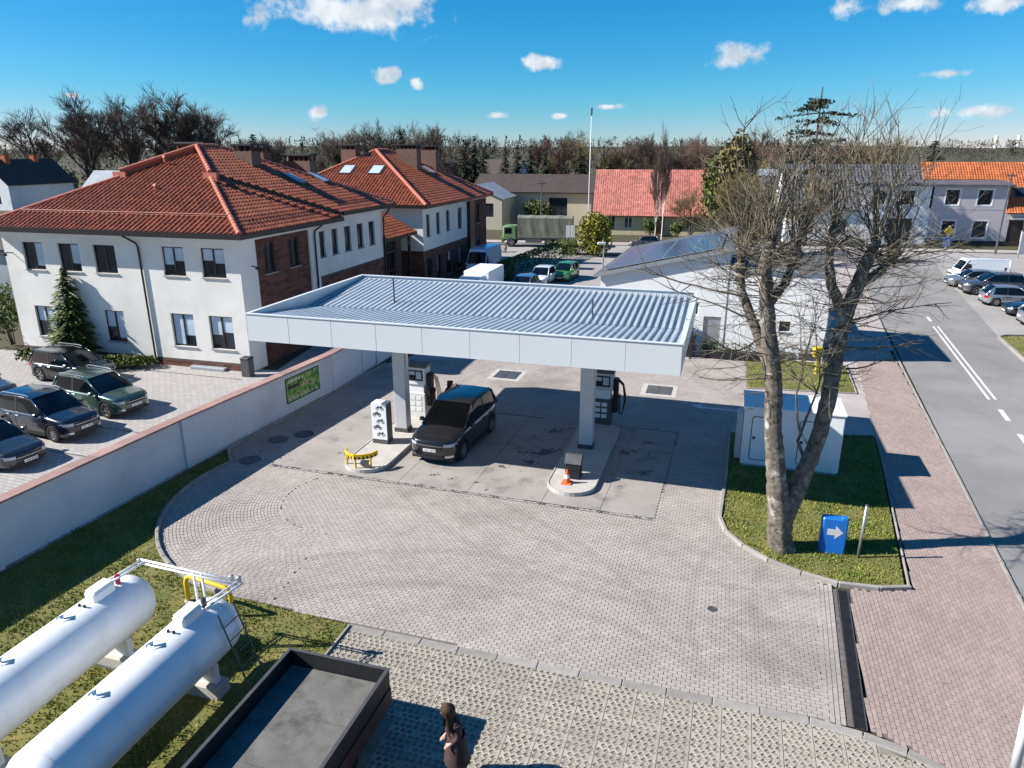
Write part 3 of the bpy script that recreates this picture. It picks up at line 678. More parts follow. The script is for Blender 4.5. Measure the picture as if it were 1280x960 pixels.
# ---------------------------------------------------------------- white equipment cabinet
KW, KD, KH = 3.45, 1.9, 2.35
t_ = thing('equipment_cabinet', 'white metal equipment cabinet with rounded door behind the tree trunk', 'cabinet', (8.66,25.28,.05), R(-16.6))
MB().bbox(0,0,.12,KW,KD,KH,.03).build('housing', M['white_paint'], t_)
MB().box(.05,.05,-.05,KW-.05,KD-.05,.12).build('plinth', M['concrete_light'], t_)
MB().bbox(-.05,-.05,KH+.002,KW+.05,KD+.05,KH+.07,.02).build('roof', M['white_paint'], t_)
def rrect(x0,z0,x1,z1,r_): return [(cx+r_*math.cos(R(a_)),cz+r_*math.sin(R(a_))) for cx,cz,s0 in ((x1-r_,z1-r_,0),(x0+r_,z1-r_,90),(x0+r_,z0+r_,180),(x1-r_,z0+r_,270)) for a_ in (s0,s0+30,s0+60,s0+90)]
for (x0,x1,nm) in ((.28,1.0,'door'),(1.95,2.65,'door')):
    o1, o2 = rrect(x0,.3,x1,2.05,.12), rrect(x0+.035,.335,x1-.035,2.015,.10); n_ = len(o1); b_ = MB()
    b_.add([(x_,-.004,z_) for x_,z_ in o1]+[(x_,-.004,z_) for x_,z_ in o2], [(i,(i+1)%n_,n_+(i+1)%n_,n_+i) for i in range(n_)], 1)
    b_.add([(x_,-.012,z_) for x_,z_ in o2]+[(x_,-.003,z_) for x_,z_ in o2], [tuple(range(n_))]+[(i,(i+1)%n_,n_+(i+1)%n_,n_+i) for i in range(n_)], 0)
    d_ = b_.build('door', [M['white_paint'],M['steel_dark']], t_)
    MB().obox((x0+.12,-.03,1.2),(.09,.05,.09)).build('lock', M['dark'], d_)
MB().bbox(-.22,.5,.1,-.01,1.2,1.9,.02).build('side_unit', M['column'], t_)
# ---------------------------------------------------------------- blue arrow sign and pole
t_ = thing('arrow_sign', 'blue box sign with white right-pointing arrow standing in the grass', 'sign', (9.53,19.08,.04), R(-14))
MB().bbox(-.36,-.15,.03,.36,.15,1.18,.05).build('body', M['blue_sign'], t_, smooth=False)
MB().bbox(.16,-.155,1.10,.33,.05,1.22,.02).build('hinge_cap', M['blue_sign'], t_)
MB().bbox(-.37,-.16,-.02,.37,.16,.05,.02).build('foot', M['steel_dark'], t_)
ar = [(-.20,.62),(.02,.62),(.02,.50),(.24,.72),(.02,.94),(.02,.82),(-.20,.82)]
b_ = MB().add([(x_,-.156,z_+.02) for x_,z_ in ar]+[(x_,-.149,z_+.02) for x_,z_ in ar], [(0,1,5,6),(2,3,4),(1,2,4,5)]); b_.build('arrow', M['line_white'], t_)
t_ = thing('pole', 'short bare grey metal pole beside the blue arrow sign', 'pole', (10.2,18.75,.03))
MB().tube([(0,0,-.02),(.02,0,1.72)],.038,10).build('shaft', M['steel'], t_, smooth=True)
MB().lathe([(.045,0),(.045,.03),(.01,.045)],10,(.02,0,1.71)).build('cap', M['steel_dark'], t_)
t_ = thing('pole', 'pale thick lamp pole cut by the lower right corner', 'pole', (9.66,10.95,-.03))
MB().tube([(0,0,0),(-.06,0,2.2)],.085,12).build('shaft', M['fascia'], t_, smooth=True)
MB().lathe([(.16,0),(.16,.02),(.09,.04)],12).build('base_plate', M['steel'], t_)
# painted arrow on the far paving
t_ = sheet('road_marking', [csite(*q) for q in ((15.7,11.2),(16.3,11.55),(16.1,11.1),(18.4,11.1),(18.4,10.92),(16.1,10.92),(16.4,10.6))], .001, M['line_white']); tag(t_, 'white painted arrow on the paving behind the canopy corner', 'marking')
# ================================================================== VEHICLES
def smooth_i(pts, x):
    if x <= pts[0][0]: return pts[0][1]
    for (a, za), (b, zb) in zip(pts, pts[1:]):
        if x <= b:
            t = (x-a)/(b-a); t = t*t*(3-2*t)*.5+t*.5; return za+(zb-za)*t
    return pts[-1][1]
def car(label, x, y, rz, paint_m, kind='suv', L=4.5, W=1.85, H=1.65, group=None, cat='car', front_plate=True, detail=True, trim=None, name=None, seed=0):
    t = thing(name or {'suv':'parked_suv','van':'panel_van','sedan':'parked_car','hatch':'parked_car'}[kind], label, cat, (x,y,0), rz, group)
    wr = {'suv':.36,'van':.35,'sedan':.32,'hatch':.31}[kind] * (1.05 if L > 4.8 and kind == 'suv' else 1)
    P = {'suv': dict(hood=.62*H, nose=.53*H, belt=.62*H, tail=.60*H, cowl=.235, wt=.045, rr=-.385, rb=-.475, gt=.40, sill=.26),
         'hatch': dict(hood=.60*H, nose=.50*H, belt=.61*H, tail=.60*H, cowl=.24, wt=.06, rr=-.33, rb=-.47, gt=.385, sill=.2),
         'sedan': dict(hood=.60*H, nose=.47*H, belt=.63*H, tail=.66*H, cowl=.215, wt=.04, rr=-.20, rb=-.375, gt=.36, sill=.19),
         'van': dict(hood=.46*H, nose=.38*H, belt=.46*H, tail=.46*H, cowl=.375, wt=.25, rr=-.485, rb=-.497, gt=.42, sill=.25)}[kind]
    hb = L/2; fw = hb-.195*L; rw = -hb+.20*L; cow = P['cowl']*L; rb = P['rb']*L
    top = [(-hb,P['tail']-.22),(-hb+.04,P['tail']-.05),(-hb+.14,P['tail']),(rb,P['tail']+.01),(cow,P['hood']),(hb-.30,P['nose']+.06),(hb-.10,P['nose']-.02),(hb,P['nose']-.16)]
    if kind == 'van': top = [(-hb,P['tail']),(cow,P['hood']),(hb-.12,P['nose']+.06),(hb,P['nose']-.1)]
    nx = 72; xs = sorted({round(-hb*math.cos(math.pi*i/nx),4) for i in range(nx+1)} | {round(c+wr*1.16*math.cos(math.pi*k/12),4) for c in (fw,rw) for k in range(13)})
    fr = [0,.10,.30,.52,.72,.86,.95,1.0]; wm = [.94,.975,1.0,1.0,.99,.97,.93,.86]
    def zarch(x):
        z = 0
        for c in (fw,rw):
            q = (wr*1.16)**2-(x-c)**2
            if q > 0: z = max(z, wr+math.sqrt(q))
        return z
    def hw(x): t_ = min(1,abs(x/hb)); return W/2*max(0,(1-t_**10))**.35
    def ring(x, s):
        zb = P['sill']+.10*max(0,(abs(x/hb)-.86)/.14)**2; zt = smooth_i(top, x); za = zarch(x); r = []
        for f,m in zip(fr, wm): r.append((x, s*hw(x)*m, max(zb+(zt-zb)*f, min(za,zt-.02))))
        r += [(x, s*hw(x)*.55, zt+.018), (x, 0, zt+.028)]
        return r
    b = MB()
    for s in (1,-1): b.grid([ring(x,s) for x in xs], flip=(s==-1))
    body = b.build('body', paint_m, t, smooth=True, auto=38)
    # dark underbody
    MB().box(-hb+.25,-W/2+.14,.17,hb-.25,W/2-.14,.5).build('underbody', M['black_plastic'], t)
    # greenhouse
    zr = H; wb = W/2*.93; wt = P['gt']*W
    st = [(cow+.02,P['hood']-.02,wb*.97),(P['wt']*L,zr-.05,wt*.97),((P['wt']-.10)*L,zr,wt),((P['wt']+P['rr'])/2*L,zr+.01,wt),(P['rr']*L,zr-.035,wt*.97),(rb+.02,P['tail']-.01,wb*.93)]
    bw = [P['hood'],P['belt'],P['belt'],P['belt']+.01,P['belt']+.02,P['tail']]
    if kind == 'van': bw = [P['hood']-.02]*6
    hull = MB(); rows = []
    for (x_,z_,w_),zb in zip(st,bw):
        first = (x_,z_) in ((st[0][0],st[0][1]),(st[5][0],st[5][1]))
        wbb = wb if not first else w_
        zlow = min(zb-.03, z_)
        rows.append([(x_, wbb, zlow),(x_, w_, z_-.02 if not first else z_),(x_, w_*.8, z_+.015),(x_,0,z_+.03),(x_,-w_*.8,z_+.015),(x_,-w_, z_-.02 if not first else z_),(x_,-wbb,zlow)])
    hull.grid(rows, flip=True); van = kind == 'van'
    hull.build('windows', paint_m if van else M['glass_car'], t, smooth=True, auto=28)
    if van:
        f0, f1 = rows[0], rows[1]
        ws = MB().add([Vector(f0[k])*.93+Vector(f1[k])*.07+Vector((.02,0,.015)) for k in (1,2,3,4,5)]+[Vector(f0[k])*.2+Vector(f1[k])*.8+Vector((.02,0,.015)) for k in (1,2,3,4,5)], [(i,i+1,6+i,5+i) for i in range(4)])
        ws.build('windscreen', M['glass_car'], t)
        for s in (1,-1):
            MB().add([(cow-.05,s*(wb+.012),P['hood']+.06),(cow-.85,s*(wb+.012),P['hood']+.04),(cow-.85,s*(wt+.045),zr*.78),(P['wt']*L+.1,s*(wt+.05),zr*.78)],[(0,1,2,3)]).build('side_window', M['glass_car'], t)
    # roof skin and pillars
    rf = MB(); pr = []
    for (x_,z_,w_) in st[1:5]: pr.append([(x_, w_+.012, z_-.055),(x_, w_+.008, z_),(x_, w_*.8, z_+.032),(x_,0,z_+.046),(x_,-w_*.8,z_+.032),(x_,-w_-.008, z_),(x_,-w_-.012, z_-.055)])
    rf.grid(pr, flip=True); roof = rf.build('roof', paint_m, t, smooth=True, auto=50)
    pm = paint_m
    for s in (1,-1):
        a, c = rows[0], rows[1]; k = 1 if s == 1 else 5
        MB().tube([Vector(a[k])+Vector((0,s*.0,.0)), Vector(c[k])], [.05,.04], 6).build('pillar', pm, t, smooth=True)
        a, c = rows[4], rows[5]
        MB().tube([Vector(a[k])+Vector((0,0,-.01)), Vector(c[k])+Vector((0,0,.02))], [.06,.075], 6).build('pillar', pm, t, smooth=True)
        if not van:
            # quarter panel behind the rear window, window bars
            k0 = 0 if s == 1 else 6; p4, p5 = Vector(rows[4][k]), Vector(rows[5][k]); q5 = Vector(rows[5][k0]); q4 = Vector(rows[4][k0])
            e = Vector((0,s*.012,0)); rear_cut = .26 if kind != 'sedan' else .35
            MB().add([p4+e+Vector((.02,0,0)), p5+e, q5+e, q4.lerp(q5, .25)+e*1.2],[(0,1,2,3)] if s==1 else [(3,2,1,0)]).build('quarter_panel', pm, t)
            for fx in (.5,):
                xb = (P['wt']-.20)*L
                MB().add([(xb-.05,s*(wb+.008),P['belt']-.03),(xb+.05,s*(wb+.008),P['belt']-.03),(xb+.04,s*(wt+.010),zr-.04),(xb-.06,s*(wt+.010),zr-.04)],[(0,1,2,3)]).build('door_pillar', M['black_plastic'], t)
            tr = MB().tube([(cow-.15,s*(wb+.01),P['belt']-.02),((P['wt']-.2)*L,s*(wb+.012),P['belt']-.02),(P['rr']*L,s*(wb+.01),P['belt'])],.014,5); tr.build('window_trim', M['chrome'] if trim != 'dark' else M['black_plastic'], t)
        if kind == 'suv': MB().tube([(P['wt']*L-.2,s*wt*.93,zr+.03),(P['wt']*L-.35,s*wt*.93,zr+.075),(P['rr']*L+.2,s*wt*.93,zr+.07),(P['rr']*L+.05,s*wt*.93,zr+.01)],.018,5).build('roof_rail', M['steel'] if trim != 'dark' else M['black_plastic'], t)
        # mirror, door seams, handles, sill and arch cladding
        MB().bbox(cow-.40,s*(W/2+.09)-.09,P['belt']+.0,cow-.24,s*(W/2+.09)+.09,P['belt']+.14,.03).build('mirror', paint_m, t)
        if detail:
            sy = s*(W/2*1.0+.003)
            for xd in (cow-.12,(P['wt']-.20)*L,(P['rr'] if kind!='hatch' else -.30)*L+.45):
                if zarch(xd) == 0 or True: MB().box(xd-.006,sy-.004,max(P['sill']+.08,zarch(xd)+.02),xd+.006,sy+.004,P['belt']-.12).build('door_seam', M['dark'], t)
            for xd in ((P['wt']-.17)*L,(P['rr'] if kind!='hatch' else -.30)*L+.62): MB().bbox(xd-.10,sy-.02,P['belt']-.16,xd+.10,sy+.02,P['belt']-.12,.008).build('door_handle', paint_m, t)
        cl_ = MB().box(rw+wr*1.2,s*W/2*.985-.02,P['sill']-.06,fw-wr*1.2,s*W/2*.985+.02,P['sill']+.10)
        cl_.build('sill_trim', M['black_plastic'], t)
        for c in (fw,rw):
            o1 = [(c+wr*1.16*math.cos(R(a_)), wr+wr*1.16*math.sin(R(a_))) for a_ in range(-10,191,20)]; o2 = [(c+wr*1.30*math.cos(R(a_)), wr+wr*1.28*math.sin(R(a_))) for a_ in range(-10,191,20)]
            if kind in ('suv',): MB().add([(x_,s*(W/2+.006),z_) for x_,z_ in o1]+[(x_,s*(W/2+.004),z_) for x_,z_ in o2],[(i,i+1,12+i-1,11+i-0) if False else (i,i+1,11+i+1,11+i) for i in range(10)]).build('arch_trim', M['black_plastic'] if trim != 'body' else paint_m, t)
            wh = wheel_mesh(wr, seed); q = bpy.data.objects.new('wheel', wh[0]); col.objects.link(q); q.parent = t; q.location = (c, s*(W/2-.115), wr); q.rotation_euler = (0,.3,0 if s == 1 else math.pi)
            r2 = bpy.data.objects.new('rim', wh[1]); col.objects.link(r2); r2.parent = q
    def patch(y0,y1,z0,z1,m,nm,rear=False,off=.012,n=6,par=None,flat=None):
        b_ = MB(); rws = []
        for z_ in (z0,z1):
            rw_ = []
            for k in range(n+1):
                yy = y0+(y1-y0)*k/n; q = min(.9995,abs(yy)/(W/2)/.985); xx = flat if flat else hb*(max(0,1-q**(1/.35)))**.1+off
                rw_.append((-xx if rear else xx, yy, z_))
            rws.append(rw_)
        return b_.grid(rws, flip=rear).build(nm, m, par or t)
    nz_ = P['nose']
    for s in (1,-1):
        patch(s*.28*W,s*.472*W,nz_-.19,nz_-.07,M['headlight'],'headlight',off=.02) if not van else patch(s*.33*W,s*.47*W,nz_-.28,nz_-.02,M['headlight'],'headlight',off=.02)
        patch(s*.33*W,s*.478*W,P['tail']-.32 if not van else .8,P['tail']-.10 if not van else 1.25,M['taillight'],'taillight',rear=True,off=.02)
        patch(s*.30*W,s*.44*W,.36,.44,M['steel_dark'] if kind!='suv' else M['chrome'],'fog_lamp_trim',off=.015)
    gr = patch(-.27*W,.27*W,nz_-.25,nz_-.08,M['black_plastic'],'grille',off=.016)
    patch(-.26*W,.26*W,nz_-.175,nz_-.155,M['chrome'] if trim != 'dark' else M['steel'],'grille_bar',off=.024,par=gr); gr.parent = t
    patch(-.40*W,.40*W,P['sill']+.02,P['sill']+.17,M['black_plastic'],'lower_grille',off=.014)
    patch(-.42*W,.42*W,P['sill']+.0,P['sill']+.13,M['black_plastic'],'rear_bumper_trim',rear=True,off=.014)
    MB().box(hb+.018,-.26,nz_-.40,hb+.032,.26,nz_-.29).build('number_plate', M['plate'], t)
    for k in range(7): MB().box(hb+.0325,-.19+k*.06+(.03 if k>2 else 0),nz_-.375,hb+.0335,-.155+k*.06+(.03 if k>2 else 0),nz_-.315).build('plate_character', M['steel_dark'], t)
    MB().box(-hb-.032,-.26,P['tail']-.36,-hb-.018,.26,P['tail']-.25).build('number_plate', M['plate'], t)
    return t
_wh = {}
def wheel_mesh(r, seed):
    key = (round(r,3), seed % 3)
    if key in _wh: return _wh[key]
    b = MB(); hwid = .115
    b.lathe([(r*.66,-hwid),(r*.93,-hwid),(r,-hwid*.65),(r,hwid*.65),(r*.93,hwid),(r*.66,hwid),(r*.62,hwid*.6)],28)
    b.xf(Matrix.Rotation(-math.pi/2,4,'X')); a = b.mesh('tyre', M['rubber'], True, 40)
    c = MB(); c.lathe([(r*.64,hwid*.55),(r*.665,hwid*.9),(r*.60,hwid*.85),(r*.58,hwid*.2)],28)
    ns = (5,10,7)[seed % 3]
    for k in range(ns):
        t = 2*math.pi*k/ns
        for d in ((-.10,.10) if ns == 5 else (0,)):
            p0 = (r*.13*math.cos(t),r*.13*math.sin(t)); p1 = (r*.61*math.cos(t+d),r*.61*math.sin(t+d)); n_ = Vector((-math.sin(t),math.cos(t),0))*r*(.055 if ns > 6 else .05)
            v = [Vector((*p0,hwid*.75))-n_*1.2,Vector((*p0,hwid*.75))+n_*1.2,Vector((*p1,hwid*.8))+n_,Vector((*p1,hwid*.8))-n_]
            c.add(v+[q-Vector((0,0,.03)) for q in v],[(0,1,2,3),(0,4,5,1),(1,5,6,2),(2,6,7,3),(3,7,4,0)])
    c.lathe([(r*.17,hwid*.5),(r*.17,hwid*.78),(r*.05,hwid*.85)],14)
    c.lathe([(r*.57,hwid*.18),(r*.02,hwid*.16)],20,mi=1)
    c.xf(Matrix.Rotation(-math.pi/2,4,'X')); d = c.mesh('rim', [M['rim'],M['dark']])
    _wh[key] = (a,d); return _wh[key]
SA90 = R(-90)
# hero car at the pump, nose towards the camera
car('black luxury SUV refuelling at the left pump with its lights facing the camera', -2.3, 27.75, R(-109.5), M['p_black'], 'suv', 5.0, 2.02, 1.85, trim='dark', cat='car', seed=1)
# parking lot on the left, noses towards the wall
car('dark green SUV with silver window trim parked in the row behind the wall', -19.1, 31.9, R(-24), M['p_green'], 'suv', 4.52, 1.87, 1.66, group='cars parked behind the wall', seed=0)
car('navy blue SUV with ten-spoke wheels parked between green SUV and dark sedan', -19.85, 29.1, R(-23), M['p_navy'], 'suv', 4.6, 1.87, 1.69, group='cars parked behind the wall', seed=1)
car('dark grey sedan nearest the frame edge in the row behind the wall', -20.4, 26.2, R(-23), M['p_dgrey'], 'sedan', 4.6, 1.80, 1.44, group='cars parked behind the wall', seed=2)
car('black estate SUV with bright roof rails parked next to the shrubs', -23.0, 36.4, R(-20), M['p_black'], 'suv', 4.6, 1.84, 1.60, group='cars parked behind the wall', seed=0)
car('dark car half out of frame in the second row at the left edge', -26.2, 33.3, R(-18), M['p_grey'], 'sedan', 4.5, 1.8, 1.46, group='cars parked behind the wall', seed=2)
# cars across the road on the right
car('white delivery van with green rear stripe farthest in the row across the road', 43.2, 67.2, R(172), M['p_white'], 'van', 4.8, 1.85, 1.95, group='cars parked across the road', cat='van', seed=2)
car('pale blue-grey car squeezed behind the dark people carrier across the road', 40.6, 63.7, R(170), M['p_silver'], 'hatch', 4.2, 1.76, 1.45, group='cars parked across the road', seed=2)
car('long dark grey people carrier parked across the road', 40.2, 60.2, R(170), M['p_grey'], 'suv', 4.9, 1.88, 1.75, group='cars parked across the road', seed=0)
car('silver hatchback parked tail to the road across the road', 38.8, 55.6, R(-14), M['p_silver'], 'hatch', 4.3, 1.78, 1.48, group='cars parked across the road', seed=1)
car('dark blue sedan parked between the silver hatchback and silver car by the verge', 38.3, 51.8, R(168), M['p_navy'], 'sedan', 4.5, 1.78, 1.44, group='cars parked across the road', seed=2)
car('silver small car with red tail lamps nearest the green verge across the road', 37.0, 48.6, R(-14), M['p_silver'], 'hatch', 4.0, 1.72, 1.50, group='cars parked across the road', seed=2)
# behind the canopy
car('white hatchback parked beside the hedge behind the canopy', 2.75, 65.0, R(-108), M['p_white'], 'hatch', 4.1, 1.76, 1.50, group='cars parked behind the canopy', seed=2)
car('bright green hatchback parked right of the white car behind the canopy', 5.0, 67.6, R(-112), M['p_lime'], 'hatch', 4.1, 1.76, 1.48, group='cars parked behind the canopy', seed=1)
car('light blue car mostly hidden behind the canopy edge', 1.0, 60.4, R(-108), M['p_blue'], 'hatch', 4.1, 1.76, 1.46, group='cars parked behind the canopy', seed=2)
car('tall white and blue panel van with long roof beside the brick office wall', -2.75, 70.0, R(-106), M['p_vanblue'], 'van', 5.9, 2.05, 2.65, cat='van', seed=2)
car('grey car parked under the birch by the red-roofed cottage', 16.4, 90.2, R(172), M['p_grey'], 'hatch', 4.0, 1.72, 1.48, seed=2)
# car whose roof just enters at the lower edge
car('white car with only its roof edge showing at the bottom frame', -1.62, 7.9, R(-100), M['p_white'], 'hatch', 4.2, 1.78, 1.48, seed=1)
# box truck behind canopy (only its box top shows)
t = thing('box_truck', 'white box truck body showing just above the canopy roof', 'truck', (-2.3,59.0,0), R(-106))
MB().bbox(-2.2,-1.05,.85,1.9,1.05,2.35,.04).build('cargo_box', M['white_paint'], t)
MB().bbox(2.0,-.95,.5,3.6,.95,2.15,.15).build('cab', M['p_white'], t); MB().box(-2.2,-.5,.55,2.0,.5,.95).build('chassis', M['steel_dark'], t)
for x_ in (-1.3,2.8):
    for s in (1,-1):
        wh = wheel_mesh(.38,2); q = bpy.data.objects.new('wheel', wh[0]); col.objects.link(q); q.parent = t; q.location = (x_,s*.85,.38); q.rotation_euler = (0,0,0 if s==1 else math.pi)
MB().add([(3.607,-.8,1.25),(3.607,.8,1.25),(3.50,.75,1.95),(3.50,-.75,1.95)],[(0,1,2,3)]).build('windscreen', M['glass_car'], t)
# military lorry
t = thing('lorry', 'green six-wheeled lorry with olive canvas cover standing on the street', 'truck', (3.2,91.9,-.03), R(180-8))
MB().bbox(2.55,-1.2,.95,4.25,1.2,2.55,.12).build('cab', M['truck_green'], t, auto=40)
MB().bbox(4.15,-1.15,.55,4.45,1.15,1.25,.05).build('bumper', M['truck_green'], t)
MB().add([(4.26,-1.0,1.65),(4.26,1.0,1.65),(4.17,1.0,2.35),(4.17,-1.0,2.35)],[(0,1,2,3)]).build('windscreen', M['glass_car'], t)
for s in (1,-1): MB().add([(3.1,s*1.206,1.6),(4.0,s*1.206,1.6),(3.95,s*1.206,2.3),(3.1,s*1.206,2.3)],[(0,1,2,3)]).build('side_window', M['glass_car'], t)
tp = MB(); rws = []
for i in range(13):
    x_ = -4.4+i*6.8/12; s_ = .03*(1 if i % 3 == 0 else -1)
    rws.append([(x_,1.25,1.15),(x_,1.27+s_,2.2),(x_,1.24,3.55+s_),(x_,.6,3.75+s_),(x_,0,3.80+s_),(x_,-.6,3.75+s_),(x_,-1.24,3.55+s_),(x_,-1.27-s_,2.2),(x_,-1.25,1.15)])
tp.grid(rws); tp.add(rws[0],[tuple(range(9))]); tp.add(rws[-1],[tuple(range(8,-1,-1))]); tp.build('canvas_cover', M['tarp'], t)
MB().box(-4.4,-.6,.75,4.2,.6,1.13).box(-4.4,-1.22,1.0,2.5,1.22,1.14).build('chassis', M['steel_dark'], t)
for s in (1,-1): MB().bbox(-.6,s*1.0-.22,.55,1.4,s*1.0+.22,1.0,.03).build('fuel_tank', M['steel_dark'], t)
for x_ in (-2.9,-1.5,3.2):
    for s in (1,-1):
        wh = wheel_mesh(.55,2); q = bpy.data.objects.new('wheel', wh[0]); col.objects.link(q); q.parent = t; q.location = (x_,s*1.05,.55); q.scale = (1,1.8,1); q.rotation_euler = (0,0,0 if s==1 else math.pi)
        r2 = bpy.data.objects.new('rim', wh[1]); col.objects.link(r2); r2.parent = q
# black flat trailer in the foreground
t = thing('flatbed_trailer', 'black open trailer with low sides and scuffed grey bed in the foreground', 'trailer', (-2.52,12.32,0), R(-16.5))
TL, TW = 5.2, 2.32
MB().box(-TW+.05,-TL+.05,.93,-.05,-.05,1.0).build('bed_frame', M['shed_black'], t)
for k in range(4): MB().box(-TW+.06,-TL+.06+k*(TL-.12)/4+.004,1.001,-.06,-TL+.06+(k+1)*(TL-.12)/4-.004,1.012).build('bed_panel', M['shed_floor'], t)
for (x0,y0,x1,y1) in ((-TW,-TL,-TW+.045,0),(-.045,-TL,0,0),(-TW+.047,-.045,-.047,0),(-TW+.047,-TL,-.047,-TL+.045)):
    sd = MB().bbox(x0,y0,.88,x1,y1,1.36,.008).build('side_board', M['shed_black'], t)
for (x0,y0,x1,y1) in ((-TW-.012,-TL,-TW+.06,.012),(-.06,-TL,.012,.012)): MB().box(x0,y0,1.362,x1,y1,1.385).build('top_rail', M['steel_dark'], t)
for (x0,x1) in ((-TW+.062,-.062),): MB().box(x0,-.055,1.362,x1,.012,1.384).build('top_rail', M['steel_dark'], t)
MB().box(-.002,-TL+.02,.55,.03,-.02,.93).box(-TW-.03,-TL+.02,.55,-TW+.002,-.02,.93).box(-TW,-.03,.55,0,-.002,.93).build('skirt', mat('skirt_red', (.05,.022,.02), .6, .3, 3), t)
for y_ in (-1.5,-2.6):
    for s in (-.25,-TW+.25):
        wh = wheel_mesh(.34,2); q = bpy.data.objects.new('wheel', wh[0]); col.objects.link(q); q.parent = t; q.location = (s,y_,.34); q.rotation_euler = (0,0,math.pi/2)
# ================================================================== BOUNDARY WALL
W0 = [(-18.3,8.0),(-14.74,18.18),(-12.28,25.3),(-8.85,34.3),(-8.0,37.3),(-7.58,39.2),(-6.0,45.5)]
bw = thing('boundary_wall', 'long pale rendered boundary wall with brown capping beside the forecourt', 'wall')
rw = random.Random(5)
for i in range(len(W0)-1):
    a, c = Vector(W0[i]), Vector(W0[i+1]); d = c-a; L_ = d.length; an = math.atan2(d.y,d.x); off = (0,.05,-.03,.0,.03,0)[i]
    MB().box(.0,.0+off,-.1,L_,.28+off,1.92).build('wall_bay', M['wall_paint'], bw, loc=(a.x,a.y,0), rz=an)
    MB().box(-.14,-.05,-.1,.14,.33,1.918).build('pier', M['wall_paint'], bw, loc=(a.x,a.y,0), rz=an)
    n = max(1,round(L_/1.0))
    for k in range(n):
        o = MB().bbox(k*L_/n+.003,-.09,1.922,(k+1)*L_/n-.003,.38,1.985+rw.uniform(-.004,.004),.015).build('capping_stone', M['wall_cap'], bw, loc=(a.x,a.y,0), rz=an); set_tone(o, 99, .85, 1.15, rw.randint(0,9999), .03)
# advertising banner on the wall
a, c = Vector(W0[2]), Vector(W0[3]); d = (c-a).normalized(); an = math.atan2(d.y,d.x)
t = thing('advert_board', 'framed green advertising board with garden picture hung on the wall', 'board', (*(a+d*5.9),0), an)
m = bpy.data.materials.new('advert_print'); m.use_nodes = True; q = m.node_tree; n1 = q.nodes.new('ShaderNodeTexNoise'); n1.inputs['Scale'].default_value = 3.2; n1.inputs['Detail'].default_value = 3
r1 = q.nodes.new('ShaderNodeValToRGB'); cs = [(.30,(.02,.05,.01)),(.42,(.06,.20,.02)),(.52,(.16,.36,.04)),(.60,(.45,.45,.25)),(.68,(.22,.07,.03))]
while len(r1.color_ramp.elements) < len(cs): r1.color_ramp.elements.new(.5)
for e, (p_, c_) in zip(r1.color_ramp.elements, cs): e.position = p_; e.color = (*c_,1)
tcn = q.nodes.new('ShaderNodeTexCoord'); q.links.new(tcn.outputs['Object'], n1.inputs['Vector']); q.links.new(n1.outputs['Fac'], r1.inputs[0]); q.links.new(r1.outputs[0], q.nodes['Principled BSDF'].inputs['Base Color'])
MB().box(0,-.05,.55,2.5,.02,1.72).build('frame', M['black_plastic'], t)
pr = MB().box(.05,-.058,.60,2.45,-.051,1.67).build('print', m, t)
g = MB()
for k in range(5): g.box(.18+k*.24,-.060,1.48,.34+k*.24,-.0585,1.58)
g.build('lettering_line', M['line_white'], pr)
g = MB()
for k in range(8): g.box(.14+k*.28,-.060,.66,.30+k*.28,-.0585,.78)
g.build('lettering_line', M['plaster_yellow'], pr)
MB().box(.15,-.060,1.18,1.0,-.0585,1.34).build('title_band', M['roof_brown'], pr)
# ---------------------------------------------------------------- parking lot behind the wall
m = mat('parking_block', (.40,.375,.36), .9, .08, .4); q = m.node_tree; bt = q.nodes.new('ShaderNodeTexBrick'); bt.inputs['Scale'].default_value = 1
bt.inputs['Brick Width'].default_value = .4; bt.inputs['Row Height'].default_value = .2; bt.inputs['Mortar Size'].default_value = .014
bt.inputs['Color1'].default_value = (.33,.31,.295,1); bt.inputs['Color2'].default_value = (.39,.365,.345,1); bt.inputs['Mortar'].default_value = (.2,.18,.17,1)
tcn = q.nodes.new('ShaderNodeTexCoord'); mp = q.nodes.new('ShaderNodeMapping'); mp.inputs['Rotation'].default_value = (0,0,R(20)); q.links.new(tcn.outputs['Object'], mp.inputs[0]); q.links.new(mp.outputs[0], bt.inputs['Vector']); q.links.new(bt.outputs['Color'], q.nodes['Principled BSDF'].inputs['Base Color'])
pk = sheet('parking_lot', [(-18.1,8),(-14.6,18.2),(-12.15,25.4),(-8.7,34.4),(-7.5,39),(-6.2,44.5),(-11.0,53),(-12.9,38.0),(-30,42.2),(-40,44),(-48,40),(-40,8)], -.02, m)
# dark joint lines along the bays
mk = mat('bay_joint', (.09,.08,.075), .9, .2, 4)
def ln(a, c, w_): 
    a, c = Vector(a), Vector(c); d = c-a; n = Vector((-d.y,d.x)).normalized()*w_/2
    return [tuple(a+n),tuple(a-n),tuple(c-n),tuple(c+n)]
for a, c in (((-17.6,19.5),(-12.4,36.0)),((-13.2,37.0),(-9.2,40.4)),((-19.4,29.9),(-14.6,28.4)),((-18.7,26.9),(-15.4,25.8)),((-14.2,36.3),(-22.0,38.6))): sheet('bay_line', ln(a,c,.07), -.013, mk, pk)
sheet('bay_apron', [(-17.4,18.8),(-15.6,18.2),(-10.2,35.6),(-11.4,36.4)], -.016, M['concrete_light'], pk)

